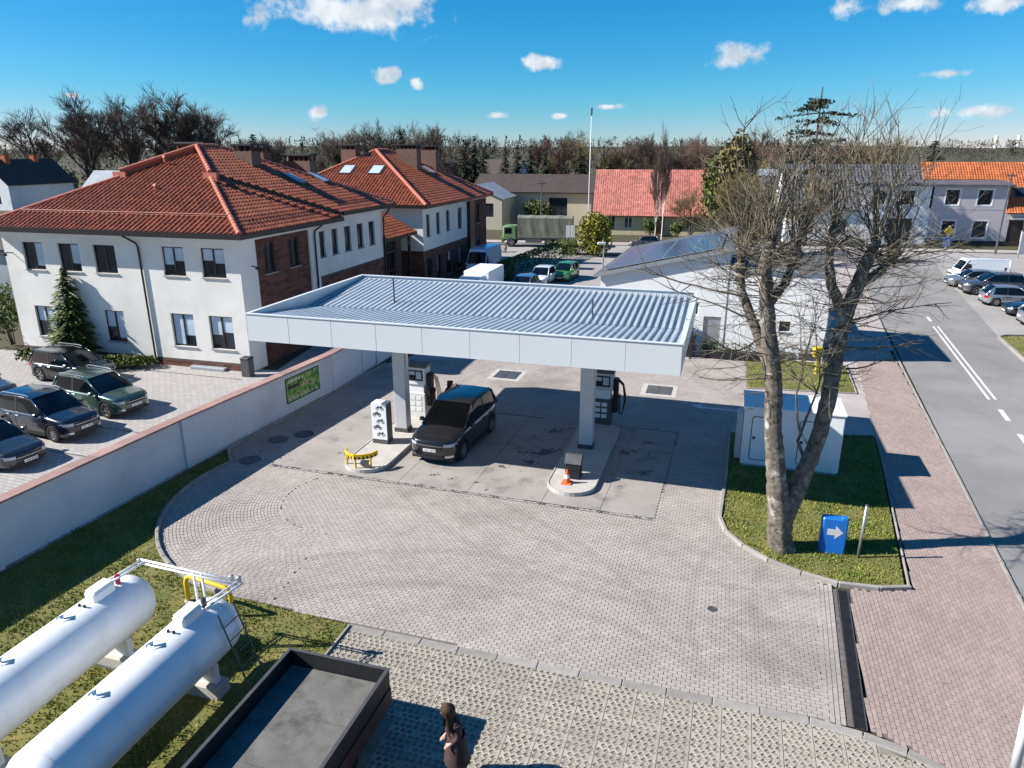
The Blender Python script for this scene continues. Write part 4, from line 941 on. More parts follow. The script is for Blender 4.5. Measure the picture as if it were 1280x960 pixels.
# ================================================================== LPG TANKS
def tank(x, y, L_, lab, ladder):
    t = thing('gas_tank', lab, 'tank', (x,y,0), R(-16))            # local: axis along -y from far end
    r = .66; zc = 1.28; prof = [(.02,0),(r*.35,.03),(r*.66,.11),(r*.88,.25),(r*.98,.40),(r,.48)]
    b = MB(); n = 40; rows = []
    for rr, s in prof+[(r,L_*.33),(r,L_*.33+.02),(r,L_*.66),(r,L_-.48)]+[(q,L_-s) for q,s in prof[-2::-1]]:
        rows.append([(rr*math.cos(2*math.pi*k/n), -s, zc+rr*math.sin(2*math.pi*k/n)) for k in range(n+1)])
    b.grid(rows, flip=True); shell = b.build('shell', M['tank_white'], t, smooth=True)
    for s in (.48,L_*.34,L_*.67,L_-.48):
        MB().grid([[((r+.004)*math.cos(2*math.pi*k/n), -s-dy, zc+(r+.004)*math.sin(2*math.pi*k/n)) for k in range(n+1)] for dy in (0,.02)], flip=True).build('weld_seam', M['white_paint'], shell, smooth=True)
    vb = MB().bbox(-.165,-1.48,zc+r-.05,.165,-.88,zc+r+.20,.05).build('valve_box', M['white_paint'], t)
    MB().obox((0,-1.18,zc+r+.215),(.26,.52,.03)).build('lid', M['white_paint'], vb)
    MB().lathe([(.06,0),(.06,.22),(.04,.26)],10,(.05,-.72,zc+r-.03)).build('gauge', mat('red_cap', (.35,.03,.06), .5) if not ladder else M['steel_dark'], t)
    for sx in (-.08,.06): MB().lathe([(.03,0),(.03,.07)],8,(sx,-1.68,zc+r-.02)).build('plug', M['black_plastic'], t)
    # printed emblem: two bent wing shapes, on the crown of the shell
    for s in (2.1,3.55):
        g = MB()
        for sg in (1,-1):
            q = [(.0,-.02),(.16*sg,.13),(.25*sg,.03),(.09*sg,-.15),(.17*sg,.02),(.04*sg,-.06)]
            pts = [(q_[0]-.06, -s+q_[1]) for q_ in q]
            g.add([(px, py, zc+math.sqrt((r+.005)**2-px*px)) for px,py in pts], [(0,1,4,5),(1,2,3,4)])
        g.build('emblem', mat('emblem_blue', (.03,.09,.16), .5) if 'emblem_blue' not in M else M['emblem_blue'], t)
    for s in (1.05,L_-1.05):
        sd = MB().box(-.42,-s-.07,.28,.42,-s+.07,.72).build('saddle', M['tank_white'], t)
        MB().bbox(-.55,-s-.22,-.03,.55,-s+.22,.28,.03).build('foundation_block', M['concrete_light'], t)
    if ladder:
        ld = MB()
        for x0 in (.02,.47): ld.tube([(x0+.62,-.35+.0,.03),(x0+.20-.02,-.62,2.02),(x0+.12,-.68,2.25)],.02,6)
        lad = MB()
        a0, a1 = Vector((1.18,-.40,.02)), Vector((.55,-.40,1.95)); b0, b1 = Vector((1.18,-.92,.02)), Vector((.55,-.92,1.95))
        lad.tube([a0,a1],.018,6).tube([b0,b1],.018,6)
        la = lad.build('ladder', M['steel_dark'], t)
        for k in range(1,6): MB().tube([a0.lerp(a1,k/6),b0.lerp(b1,k/6)],.014,6).build('rung', M['steel_dark'], la)
    return t
tank(-6.62,14.35,5.4,'white gas tank with black ladder and valve box, nearest the trailer',True)
tank(-8.98,15.25,5.4,'white gas tank with red cap, farther from the trailer',False)
t = thing('pipework', 'thin white pipes running above the ends of both gas tanks', 'pipe', (-7.8,14.5,0), R(-16))
for (P_, nm, r_) in (([(-1.25,.35,2.18),(1.55,.35,2.05)],'header_pipe',.026),([(-1.25,.30,2.12),(1.55,.30,1.99)],'header_pipe',.025),([(-1.22,.33,2.15),(-1.4,-.55,2.1)],'branch_pipe',.025),([(-1.10,.33,2.15),(-1.26,-.55,2.1)],'branch_pipe',.025),([(1.45,.33,2.05),(1.2,-.65,2.0)],'branch_pipe',.025),([(1.6,.33,2.05),(1.36,-.65,2.0)],'branch_pipe',.025),([(.25,.35,2.1),(.22,.42,0)],'post',.03),([(.48,.35,2.1),(.45,.42,0)],'post',.03),([(-1.3,-1.6,.75),(1.2,-1.6,.75)],'branch_pipe',.02)):
    MB().tube(P_, r_, 8).build(nm, M['white_paint'], t, smooth=True)
for x_ in (-1.25,1.3,1.5): MB().lathe([(.06,-.05),(.06,.07),(.02,.09)],8,(x_,.34,2.12)).build('valve', M['steel'], t)
t = thing('bollard_hoop', 'bright yellow bent pipe hoop guarding the tank ends in the grass', 'barrier', (-7.95,16.35,-.03), R(-24))
MB().tube([(-.78,0,0),(-.78,0,.62),(-.72,0,.76),(-.6,0,.82),(.6,0,.82),(.72,0,.76),(.78,0,.62),(.78,0,0)],.058,10).build('hoop', M['yellow'], t, smooth=True)
for x_ in (-.78,.78): MB().lathe([(.11,0),(.11,.03)],10,(x_,0,.02)).build('foot', M['concrete_light'], t)
# pale slab between tanks
t = tag(MB().bbox(-.25,-1.9,-.03,.25,1.2,.14,.02).build('concrete_plinth', M['concrete_light'], loc=(-8.35,12.9,0), rz=R(-16)), 'long pale concrete plinth lying between the two gas tanks', 'plinth')

# ================================================================== BUILDING TOOLS
def wall_open(parent, p0, p1, z0, z1, ops, m, name='wall', depth=.18, thick=True):
    """wall from p0 to p1 (outside on the right of the walking direction) with real openings; ops = (s0,s1,za,zb)"""
    a, c = Vector(p0), Vector(p1); d = (c-a); L_ = d.length; d.normalize(); n = Vector((d.y,-d.x))
    S = sorted({0,L_}|{q for o in ops for q in o[:2]}); Z = sorted({z0,z1}|{q for o in ops for q in o[2:4]})
    b = MB()
    def P(s,z,e=0): return (a.x+d.x*s-n.x*e, a.y+d.y*s-n.y*e, z)
    for s0,s1 in zip(S,S[1:]):
        for za,zb in zip(Z,Z[1:]):
            if any(o[0]-1e-6<=s0 and s1<=o[1]+1e-6 and o[2]-1e-6<=za and zb<=o[3]+1e-6 for o in ops): continue
            b.add([P(s0,za),P(s1,za),P(s1,zb),P(s0,zb)],[(0,1,2,3)])
    for s0,s1,za,zb in [o[:4] for o in ops]:
        b.add([P(s0,za),P(s1,za),P(s1,zb),P(s0,zb),P(s0,za,depth),P(s1,za,depth),P(s1,zb,depth),P(s0,zb,depth)],[(0,4,5,1),(1,5,6,2),(2,6,7,3),(3,7,4,0)])
    return b.build(name, m, parent)
def window(parent, p0, p1, s0, s1, za, zb, frame='frame_brown', depth=.12, sash=2, sill='sill', blind=0, surround=None):
    a, c = Vector(p0), Vector(p1); d = (c-a).normalized(); n = Vector((d.y,-d.x)); an = math.atan2(d.y,d.x); w_, h_ = s1-s0, zb-za
    o = Vector((a.x+d.x*s0,a.y+d.y*s0))-n*depth
    f = MB(); t_ = .07                                    # local: x along wall, y inwards
    f.box(0,0,0,t_,.06,h_).box(w_-t_,0,0,w_,.06,h_).box(t_,0,0,w_-t_,.06,t_).box(t_,0,h_-t_,w_-t_,.06,h_)
    for k in range(1,sash): f.box(w_*k/sash-.05,-.01,t_,w_*k/sash+.05,.06,h_-t_)
    fo = f.build('window', M[frame], parent, loc=(o.x,o.y,za), rz=an)
    for k in range(sash):
        x0 = t_ if k == 0 else w_*k/sash+.05; x1 = w_-t_ if k == sash-1 else w_*(k+1)/sash-.05
        bl = blind > 0 and rwin.random() < blind; zs = rwin.uniform(.0,.6)*h_ if bl else h_
        MB().add([(x0,.03,t_),(x1,.03,t_),(x1,.03,h_-t_),(x0,.03,h_-t_)],[(0,1,2,3)]).build('pane', M['glass'], fo)
        if bl: MB().add([(x0,.026,max(t_,zs)),(x1,.026,max(t_,zs)),(x1,.026,h_-t_),(x0,.026,h_-t_)],[(0,1,2,3)]).build('blind', M['blind'], fo)
    if sill: MB().box(-.05,-depth-.07,-.06,w_+.05,.0,-.004).build('sill', M[sill], fo)
    if surround:
        g = MB(); q = .12; y = -depth-.02
        g.box(-q,y,-q,0,y+.03,h_+q).box(w_,y,-q,w_+q,y+.03,h_+q).box(0,y,h_,w_,y+.03,h_+q).box(0,y,-q,w_,y+.03,0); g.build('surround', M[surround], fo)
    return fo
rwin = random.Random(77)
def tiles(parent, P, m, name='roof_tiles', cw=.32, rh=.37, amp=.075, lift=.045, seed=1, lo=.75, hi=1.2, base=True):
    """tile a planar roof polygon; P[0]->P[1] is the eave; each tile a small curved piece"""
    P = [Vector(p) for p in P]; o = P[0]; ex = (P[1]-P[0]).normalized(); nn = None
    for q in P[2:]:
        nn = ex.cross(q-o)
        if nn.length > 1e-3: nn.normalize(); break
    if nn.z < 0: nn = -nn
    ey = nn.cross(ex)
    if ey.z < 0: ey = -ey
    poly = [((q-o).dot(ex),(q-o).dot(ey)) for q in P]
    xs = [p[0] for p in poly]; ys_ = [p[1] for p in poly]; b = MB()
    ni = int((max(xs)-min(xs))/cw)+1; nj = int((max(ys_)-min(ys_))/rh)+1
    prof = [(0,0),(.22,amp),(.5,amp*1.05),(.72,.3*amp),(1.0,0)]
    for j in range(nj):
        for i in range(ni):
            x0 = min(xs)+i*cw; y0 = min(ys_)+j*rh
            if not inpoly(x0+cw/2, y0+rh*.5, poly): continue
            v = []
            for yy,h in ((y0-.02,lift),(y0+rh,.004)):
                for t_,z_ in prof: v.append(o+ex*(x0+t_*cw)+ey*yy+nn*(z_+h))
            v += [o+ex*x0+ey*(y0-.02), o+ex*(x0+cw)+ey*(y0-.02)]
            b.add(v, [(0,1,6,5),(1,2,7,6),(2,3,8,7),(3,4,9,8),(10,11,4,3,2,1,0)])
    ob = b.build(name, m, parent); ob['kind'] = 'stuff'; set_tone(ob, 5, lo, hi, seed, .06)
    if base: MB().add(P,[tuple(range(len(P)))]).build('roof_deck', m, parent)
    return ob
def ridge_caps(parent, a, c, m='ridge', r=.13, L_=.38):
    a, c = Vector(a), Vector(c); n = max(1,int((c-a).length/L_)); b = MB()
    for k in range(n): b.tube([a.lerp(c,k/n), a.lerp(c,(k+1.08)/n)], [r*1.12,r*.95], 8)
    o = b.build('ridge_tiles', M[m], parent, smooth=True, auto=50); o['kind'] = 'stuff'; return o
def chimney(parent, x, y, z0, z1, w_, d_, m='chimney_brick'):
    c = MB().box(x-w_/2,y-d_/2,z0,x+w_/2,y+d_/2,z1-.45).build('chimney', M[m], parent)
    g = MB(); n = max(2,int(w_/.4))
    for k in range(n+1):
        for yy in (y-d_/2+.07,y+d_/2-.07): g.box(x-w_/2+k*(w_-.12)/n,yy-.07,z1-.45,x-w_/2+k*(w_-.12)/n+.12,yy+.07,z1-.12)
    g.build('flue_pillars', M['brick'], c)
    MB().box(x-w_/2+.15,y-.1,z1-.45,x+w_/2-.15,y+.1,z1-.12).build('flue_core', M['dark'], c)
    MB().bbox(x-w_/2-.12,y-d_/2-.12,z1-.118,x+w_/2+.12,y+d_/2+.12,z1,.02).build('chimney_cap', M['dark'], c)
def bricks(parent, p0, p1, z0, z1, ops, seed):
    """brick cladding as real courses standing proud of the wall"""
    a, c = Vector(p0), Vector(p1); d = (c-a); L_ = d.length; d.normalize(); n = Vector((d.y,-d.x)); b = MB(); j = 0; z = z0; bl, bh = .5, .15
    while z+bh <= z1+1e-6:
        s = -(j%2)*bl/2
        while s < L_:
            iv = [(max(0,s)+.006, min(L_,s+bl)-.006)]
            for o in ops:
                if o[2] < z+bh-.01 and o[3] > z+.01: iv = [q for a_, c_ in iv for q in ((a_, min(c_,o[0])),(max(a_,o[1]), c_)) if q[1]-q[0] > .03]
            for s0, s1 in iv:
                v = [(a.x+d.x*q+n.x*e, a.y+d.y*q+n.y*e, zz) for e in (.0,.014) for q,zz in ((s0,z+.006),(s1,z+.006),(s1,z+bh-.006),(s0,z+bh-.006))]
                b.add(v,[(4,5,6,7),(0,1,5,4),(1,2,6,5),(2,3,7,6),(3,0,4,7)])
            s += bl
        z += bh; j += 1
    o = b.build('bricks', M['brick'], parent); o['kind'] = 'stuff'; set_tone(o,5,.6,1.4,seed,.08); return o
def skylight(parent, P, w_, h_, ex, ey, nn, m='blind'):
    P = Vector(P); ex, ey, nn = Vector(ex).normalized(), Vector(ey).normalized(), Vector(nn).normalized()
    def box(x0,x1,y0,y1,z0,z1):
        v = [P+ex*x+ey*y+nn*z for z in (z0,z1) for x,y in ((x0,y0),(x1,y0),(x1,y1),(x0,y1))]
        return v,[(0,3,2,1),(4,5,6,7),(0,1,5,4),(1,2,6,5),(2,3,7,6),(3,0,4,7)]
    f = MB().add(*box(-w_/2,w_/2,-h_/2,h_/2,0,.12)).build('roof_window', M['steel_dark'], parent)
    MB().add(*box(-w_/2+.09,w_/2-.09,-h_/2+.10,h_/2-.10,.121,.128)).build('pane', M[m], f)

# ================================================================== OFFICE BUILDING, NEAR BLOCK
ob = thing('office_building', 'white two-storey office with red tiled hip roof behind the parking lot', 'building', (-14.13,37.64,0), R(-15.5))
up = [(-14.15,-12.72,5.0,6.55),(-11.66,-10.2,5.0,6.55),(-9.26,-7.78,5.0,6.55),(-4.77,-3.37,5.05,6.6),(-2.34,-.88,5.05,6.6)]
lo_ = [(-14.15,-12.85,1.1,2.9),(-9.25,-7.9,1.1,2.9),(-4.77,-3.3,1.15,2.98),(-2.34,-.86,1.15,2.98)]
ops = [(a+15.5,c+15.5,z0,z1) for a,c,z0,z1 in up+lo_]
p0, p1 = (-15.5,0),(0,0)
wall_open(ob, p0, p1, .42, 6.95, ops, M['stucco'])
for o in ops: window(ob, p0, p1, *o, blind=.55)
wall_open(ob, p0, p1, -.05, .42, [], M['mortar'], 'plinth'); bricks(ob, p0, p1, 0, .42, [], 2)
wall_open(ob, (-15.5,17.6), (-15.5,0), -.05, 6.95, [(4,5.4,5,6.55),(9,10.4,5,6.55),(4,5.4,1.1,2.9)], M['stucco'])
# right side: white corner, brick bay, white pilaster, long wing
wall_open(ob, (0,0), (0,1.5), -.05, 6.95, [], M['stucco'])
sops = [(.85,1.95,4.95,6.6),(3.3,4.45,4.95,6.6),(.85,1.95,1.1,2.8),(3.3,4.45,1.1,2.8)]
wall_open(ob, (-.12,1.5), (-.12,7.0), -.05, 6.95, sops, M['mortar']); bricks(ob, (-.12,1.5), (-.12,7.0), 0, 6.9, sops, 3)
for o in sops: window(ob, (-.12,1.5), (-.12,7.0), *o, blind=.5)
wall_open(ob, (0,7.0), (0,8.0), -.05, 6.95, [], M['stucco'])
MB().box(-.118,1.45,-.05,-.002,1.499,6.94).box(-.118,7.001,-.05,-.002,7.05,6.94).build('bay_cheek', M['stucco'], ob)
bops = [(.25,.95,5.05,6.65),(1.8,2.6,5.03,6.65),(3.5,4.4,5.02,6.65),(5.3,6.2,5.0,6.65),(7.1,8.0,5.0,6.65)]
wall_open(ob, (-.06,8.0), (-.06,17.3), 3.9, 7.25, bops, M['stucco'])
for o in bops: window(ob, (-.06,8.0), (-.06,17.3), *o, sash=1, blind=0)
lops = [(.5,2.0,1.0,2.9),(3.0,4.5,1.0,2.9),(5.5,7.5,.2,2.9)]
wall_open(ob, (-.04,8.0), (-.04,17.3), -.05, 3.9, lops, M['mortar']); bricks(ob, (-.04,8.0), (-.04,17.3), 0, 3.88, lops, 4)
for o in lops: window(ob, (-.04,8.0), (-.04,17.3), *o, blind=.3)
wall_open(ob, (-.06,17.3), (-15.5,17.3), -.05, 7.2, [], M['stucco'])
# cornice, eave board, gutter
EZ = 7.42
MB().box(-15.62,-.14,6.95,.14,.02,EZ-.15).box(.0,.022,6.95,.14,10.0,EZ-.15).box(-.05,10.002,7.2,.14,17.4,EZ+.15).build('cornice', M['cornice'], ob)
MB().box(-16.2,-.70,EZ-.148,.70,10.0,EZ-.10).box(-16.2,10.002,EZ+.152,.70,18.0,EZ+.20).build('soffit', M['cornice'], ob)
MB().box(-16.25,-.82,EZ-.24,.82,-.70,EZ+.02).box(.70,-.698,EZ-.24,.82,10.0,EZ+.02).box(.70,10.01,EZ+.08,.82,18.05,EZ+.36).build('gutter', M['gutter'], ob)
for P_ in ([(-6.6,-.72,EZ-.1),(-6.55,-.60,7.15),(-6.2,-.14,6.75),(-6.15,-.08,6.5),(-6.1,-.08,.35),(-6.1,-.2,.05)],[(.72,7.6,EZ-.1),(.60,7.6,7.15),(.1,7.55,6.8),(.08,7.5,6.5),(.08,7.5,.1)],[(.74,17.0,EZ+.1),(.55,17.1,7.2),(.1,17.2,6.8),(.06,17.2,.1)]):
    MB().tube(P_,.055,8).build('downpipe', M['gutter'], ob, smooth=True)
# roof planes
TP = .468; ap = 11.36
def zr_(d, lift=0): return EZ+TP*d+lift
eL, eR, eF, eB = -16.2, .7, -.7, 18.0; hwid = (eR-eL)/2; cx = (eL+eR)/2
rt = M['rooftile']
apz = zr_(hwid)
tiles(ob, [(eL,eF,EZ),(eR,eF,EZ),(cx,eF+hwid,apz)], rt, seed=11)
# right slope: front piece, wedge piece, raised rear piece
s1 = 4.9
tiles(ob, [(eR,eF,EZ),(eR,9.9,EZ),(eR-4.6,4.6,zr_(4.6)),(eR-4.9,eF+4.9,zr_(4.9))], rt, seed=12)
lf = .10
tiles(ob, [(eR-.02,9.0,EZ+lf),(eR-.02,9.95,EZ+lf),(eR-5.6,5.2,zr_(5.6,lf)),(eR-4.9,eF+4.9,zr_(4.9,lf))], rt, seed=13)
lf = .30
tiles(ob, [(eR,9.95,EZ+lf),(eR,eB,EZ+lf),(cx,eB-hwid,apz+lf),(cx,eF+hwid,apz+lf),(eR-5.4,eF+5.4,zr_(5.4,lf))], rt, seed=14)
MB().add([(eR,9.95,EZ),(eR-5.4,eF+5.4,zr_(5.4)),(eR-5.4,eF+5.4,zr_(5.4,lf+.05)),(eR,9.95,EZ+lf+.05)],[(0,1,2,3)]).build('roof_step', M['roof_brown'], ob)
MB().add([(eR-5.4,eF+5.4,zr_(5.4)),(cx,eF+hwid,apz),(cx,eF+hwid,apz+.36),(eR-5.4,eF+5.4,zr_(5.4,.36))],[(0,1,2,3)]).build('hip_board', rt, ob)
MB().add([(eL+5.4,eF+5.4,zr_(5.4)),(cx,eF+hwid,apz),(cx,eF+hwid,apz+.36),(eL+5.4,eF+5.4,zr_(5.4,.36))],[(3,2,1,0)]).build('hip_board', rt, ob)
MB().add([(eL,eB,EZ+.3),(eL,eF,EZ),(cx,eF+hwid,apz+.3),(cx,eB-hwid,apz+.3)],[(0,1,2,3)]).add([(eR,eB,EZ+.3),(eL,eB,EZ+.3),(cx,eB-hwid,apz+.3)],[(0,1,2)]).build('rear_roof', rt, ob)
for a, c in (((eR,eF,EZ+.05),(eR-5.3,eF+5.3,zr_(5.3)+.05)),((eR-5.3,eF+5.3,zr_(5.4,.35)),(cx,eF+hwid,apz+.35)),((eL,eF,EZ+.05),(eL+5.3,eF+5.3,zr_(5.3)+.05)),((eL+5.3,eF+5.3,zr_(5.4,.35)),(cx,eF+hwid,apz+.35)),((cx,eF+hwid,apz+.35),(cx,eB-hwid,apz+.35)),((cx,eB-hwid,apz+.35),(eR,eB,EZ+.35))): ridge_caps(ob, a, c)
for x0 in (eR-5.75, eL+4.85): MB().box(x0,eF+5.2,zr_(5.0)+.1,x0+.9,eF+5.42,zr_(5.4,.30)).build('step_flashing', M['ridge'], ob)
# snow guard on front and right slopes
for (P_, Q_) in (((eL+1.6,eF+1.45,zr_(1.45)+.18),(eR-1.6,eF+1.45,zr_(1.45)+.18)),((eR-1.0,eF+1.8,zr_(1.0)+.18),(eR-1.0,9.2,zr_(1.0)+.18)),((eR-1.0,10.6,zr_(1.0,.3)+.18),(eR-1.0,eB-2,zr_(1.0,.3)+.18))):
    g = MB(); P_, Q_ = Vector(P_), Vector(Q_); g.tube([P_,Q_],.02,5).tube([P_-Vector((0,0,.10)),Q_-Vector((0,0,.10))],.016,5); n = int((Q_-P_).length/.75)
    for k in range(n+1): g.tube([P_.lerp(Q_,k/n)+Vector((0,0,.02)),P_.lerp(Q_,k/n)-Vector((0,0,.2))],.02,4)
    g.build('snow_guard', M['ridge'], ob)
for (x_, y_, z_) in ((cx-.9,eF+6.6,zr_(6.6)+.3),(cx+.4,eF+4.0,zr_(4.0))): MB().tube([(x_,y_,z_-.05),(x_,y_,z_+.22),(x_,y_-.12,z_+.30)],.09,8).build('roof_vent', M['ridge'], ob)
chimney(ob, cx-1.4, eF+hwid+1.6, 10.0, 11.95, 2.0, .9); chimney(ob, cx+2.0, eF+hwid+2.2, 9.4, 11.85, 1.3, 1.0)
chimney(ob, cx+.5, eB-hwid+3.6, 9.4, 11.75, 1.7, .9); chimney(ob, cx+3.0, eB-hwid+5.0, 8.4, 11.2, 2.0, .9)
nr_ = Vector((TP,0,1)).normalized(); eyr = Vector((-1,0,TP)).normalized()
for (d_, v_, lf) in ((5.3,6.2,.16),(3.9,11.2,.34),(3.9,14.2,.34)): skylight(ob, (eR-d_,v_,zr_(d_,lf+.05)), .95, 1.5, (0,1,0), eyr, nr_)
MB().tube([(.0,1.0,5.6),(.3,1.0,5.55)],.03,6).obox((.38,1.0,5.5),(.22,.16,.14)).build('wall_lamp', M['dark'], ob)
MB().tube([(-14.9,-.0,5.9),(-15.0,-.35,5.95),(-15.05,-.4,5.9)],.03,6).obox((-15.05,-.42,5.83),(.18,.18,.14)).build('wall_lamp', M['dark'], ob)
# ================================================================== OFFICE BUILDING, FAR BLOCK with glazed link
oc = thing('office_building', 'farther white and brick office block with red hip roof and glazed entrance link', 'building', (-14.13,37.64,0), R(-15.5))
CF, CE = 25.7, 43.2; EC = 7.05
p0, p1 = (-.3,CF),(-.3,37.2)
cops = [(.8,1.65,4.35,6.2),(3.15,4.05,4.35,6.2),(5.65,6.6,4.35,6.2),(8.8,10.0,4.25,6.2)]
wall_open(oc, p0, p1, 3.2, 6.65, cops, M['stucco'])
for o in cops: window(oc, p0, p1, *o, sash=1)
cl2 = [(.5,1.9,.4,2.45),(3.0,4.2,.4,2.45),(5.4,6.8,.4,2.45),(8.6,9.8,.4,2.45)]
wall_open(oc, (-.29,CF), (-.29,37.2), -.05, 3.2, cl2, M['mortar']); bricks(oc, (-.29,CF), (-.29,37.2), 0, 3.15, cl2, 6)
for o in cl2: window(oc, (-.29,CF), (-.29,37.2), *o, blind=.4)
MB().box(-.3,37.2,-.05,.05,38.6,6.65).build('pilaster', M['frame_brown'], oc)
bo2 = [(.9,2.3,4.3,6.25),(.9,2.3,.6,2.6)]
wall_open(oc, (-.2,38.6), (-.2,CE), -.05, 6.65, bo2, M['mortar']); bricks(oc, (-.2,38.6), (-.2,CE), 0, 6.6, bo2, 7)
for o in bo2: window(oc, (-.2,38.6), (-.2,CE), *o)
wall_open(oc, (-15.5,CF), (-.3,CF), 3.2, 6.65, [], M['stucco']); wall_open(oc, (-15.5,CF+.01), (-.3,CF+.01), -.05, 3.2, [], M['mortar']); bricks(oc, (-4.5,CF+.01), (-.3,CF+.01), 0, 3.15, [], 8)
wall_open(oc, (-.3,CE), (-15.5,CE), -.05, 6.65, [], M['stucco'])
MB().box(-15.6,CF-.12,6.65,-.18,CF+.02,EC-.14).box(-.3,CF+.022,6.65,-.16,CE+.1,EC-.14).build('cornice', M['cornice'], oc)
MB().box(-16,CF-.65,EC-.14,.35,CE+.6,EC-.09).build('soffit', M['cornice'], oc)
MB().box(-16,CF-.77,EC-.22,.47,CF-.65,EC+.02).box(.35,CF-.648,EC-.22,.47,CE+.6,EC+.02).build('gutter', M['gutter'], oc)
fL, fR, fF, fB = -16.0, .35, CF-.65, CE+.6; hw2 = (fR-fL)/2; c2 = (fL+fR)/2; T2 = (11.40-EC)/hw2
tiles(oc, [(fL,fF,EC),(fR,fF,EC),(c2,fF+hw2,EC+T2*hw2)], rt, seed=21); tiles(oc, [(fR,fF,EC),(fR,fB,EC),(c2,fB-hw2,EC+T2*hw2),(c2,fF+hw2,EC+T2*hw2)], rt, seed=22)
MB().add([(fL,fB,EC),(fL,fF,EC),(c2,fF+hw2,EC+T2*hw2),(c2,fB-hw2,EC+T2*hw2)],[(0,1,2,3)]).add([(fR,fB,EC),(fL,fB,EC),(c2,fB-hw2,EC+T2*hw2)],[(0,1,2)]).build('rear_roof', rt, oc)
for a, c in (((fR,fF,EC+.05),(c2,fF+hw2,EC+T2*hw2+.05)),((fL,fF,EC+.05),(c2,fF+hw2,EC+T2*hw2+.05)),((c2,fF+hw2,EC+T2*hw2+.05),(c2,fB-hw2,EC+T2*hw2+.05)),((c2,fB-hw2,EC+T2*hw2+.05),(fR,fB,EC+.05))): ridge_caps(oc, a, c, r=.16)
chimney(oc, c2-2.2, fF+hw2-1.0, 9.3, 11.95, 1.5, .9); chimney(oc, c2+2.4, fF+hw2+2.0, 9.0, 12.0, 2.1, 1.1); chimney(oc, c2+3.0, fF+hw2+6.0, 8.8, 11.9, 1.6, .9)
n3 = Vector((0,-T2,1)).normalized(); e3 = Vector((0,1,T2)).normalized()
for x_ in (c2-1.4,c2+1.5): skylight(oc, (x_,fF+4.9,EC+T2*4.9+.06), 1.2, 1.5, (1,0,0), e3, n3)
skylight(oc, (fR-4.6,fF+hw2+4,EC+T2*4.6+.06), 1.1, 1.5, (0,1,0), (-1,0,T2), (T2,0,1))
# link
wall_open(oc, (-2.4,17.3), (-2.4,CF), -.05, 5.2, [(1.0,7.4,.2,4.9)], M['mortar'], 'link_wall')
for k in range(5):
    for j in range(3): window(oc, (-2.4,17.3), (-2.4,CF), 1.0+k*1.28, 1.0+(k+1)*1.28-.02, .2+j*1.56, .2+(j+1)*1.56-.02, sash=1, sill=None)
tiles(oc, [(-.6,18.0,4.95),(-.6,CF-.8,4.95),(-4.6,CF-.8,7.0),(-4.6,18.0,7.0)], rt, seed=23)
tiles(oc, [(-4.6,17.4,4.95),(-.6,17.4,4.95),(-.6,18.0,4.96),(-4.6,19.5,7.0)], rt, seed=24, base=False)
MB().box(-.6,17.9,4.75,-.5,CF-.8,4.95).build('gutter', M['gutter'], oc)
MB().box(-.95,19.0,-.05,-.75,19.2,4.8).box(-.95,23.8,-.05,-.75,24.0,4.8).build('porch_post', M['frame_brown'], oc)
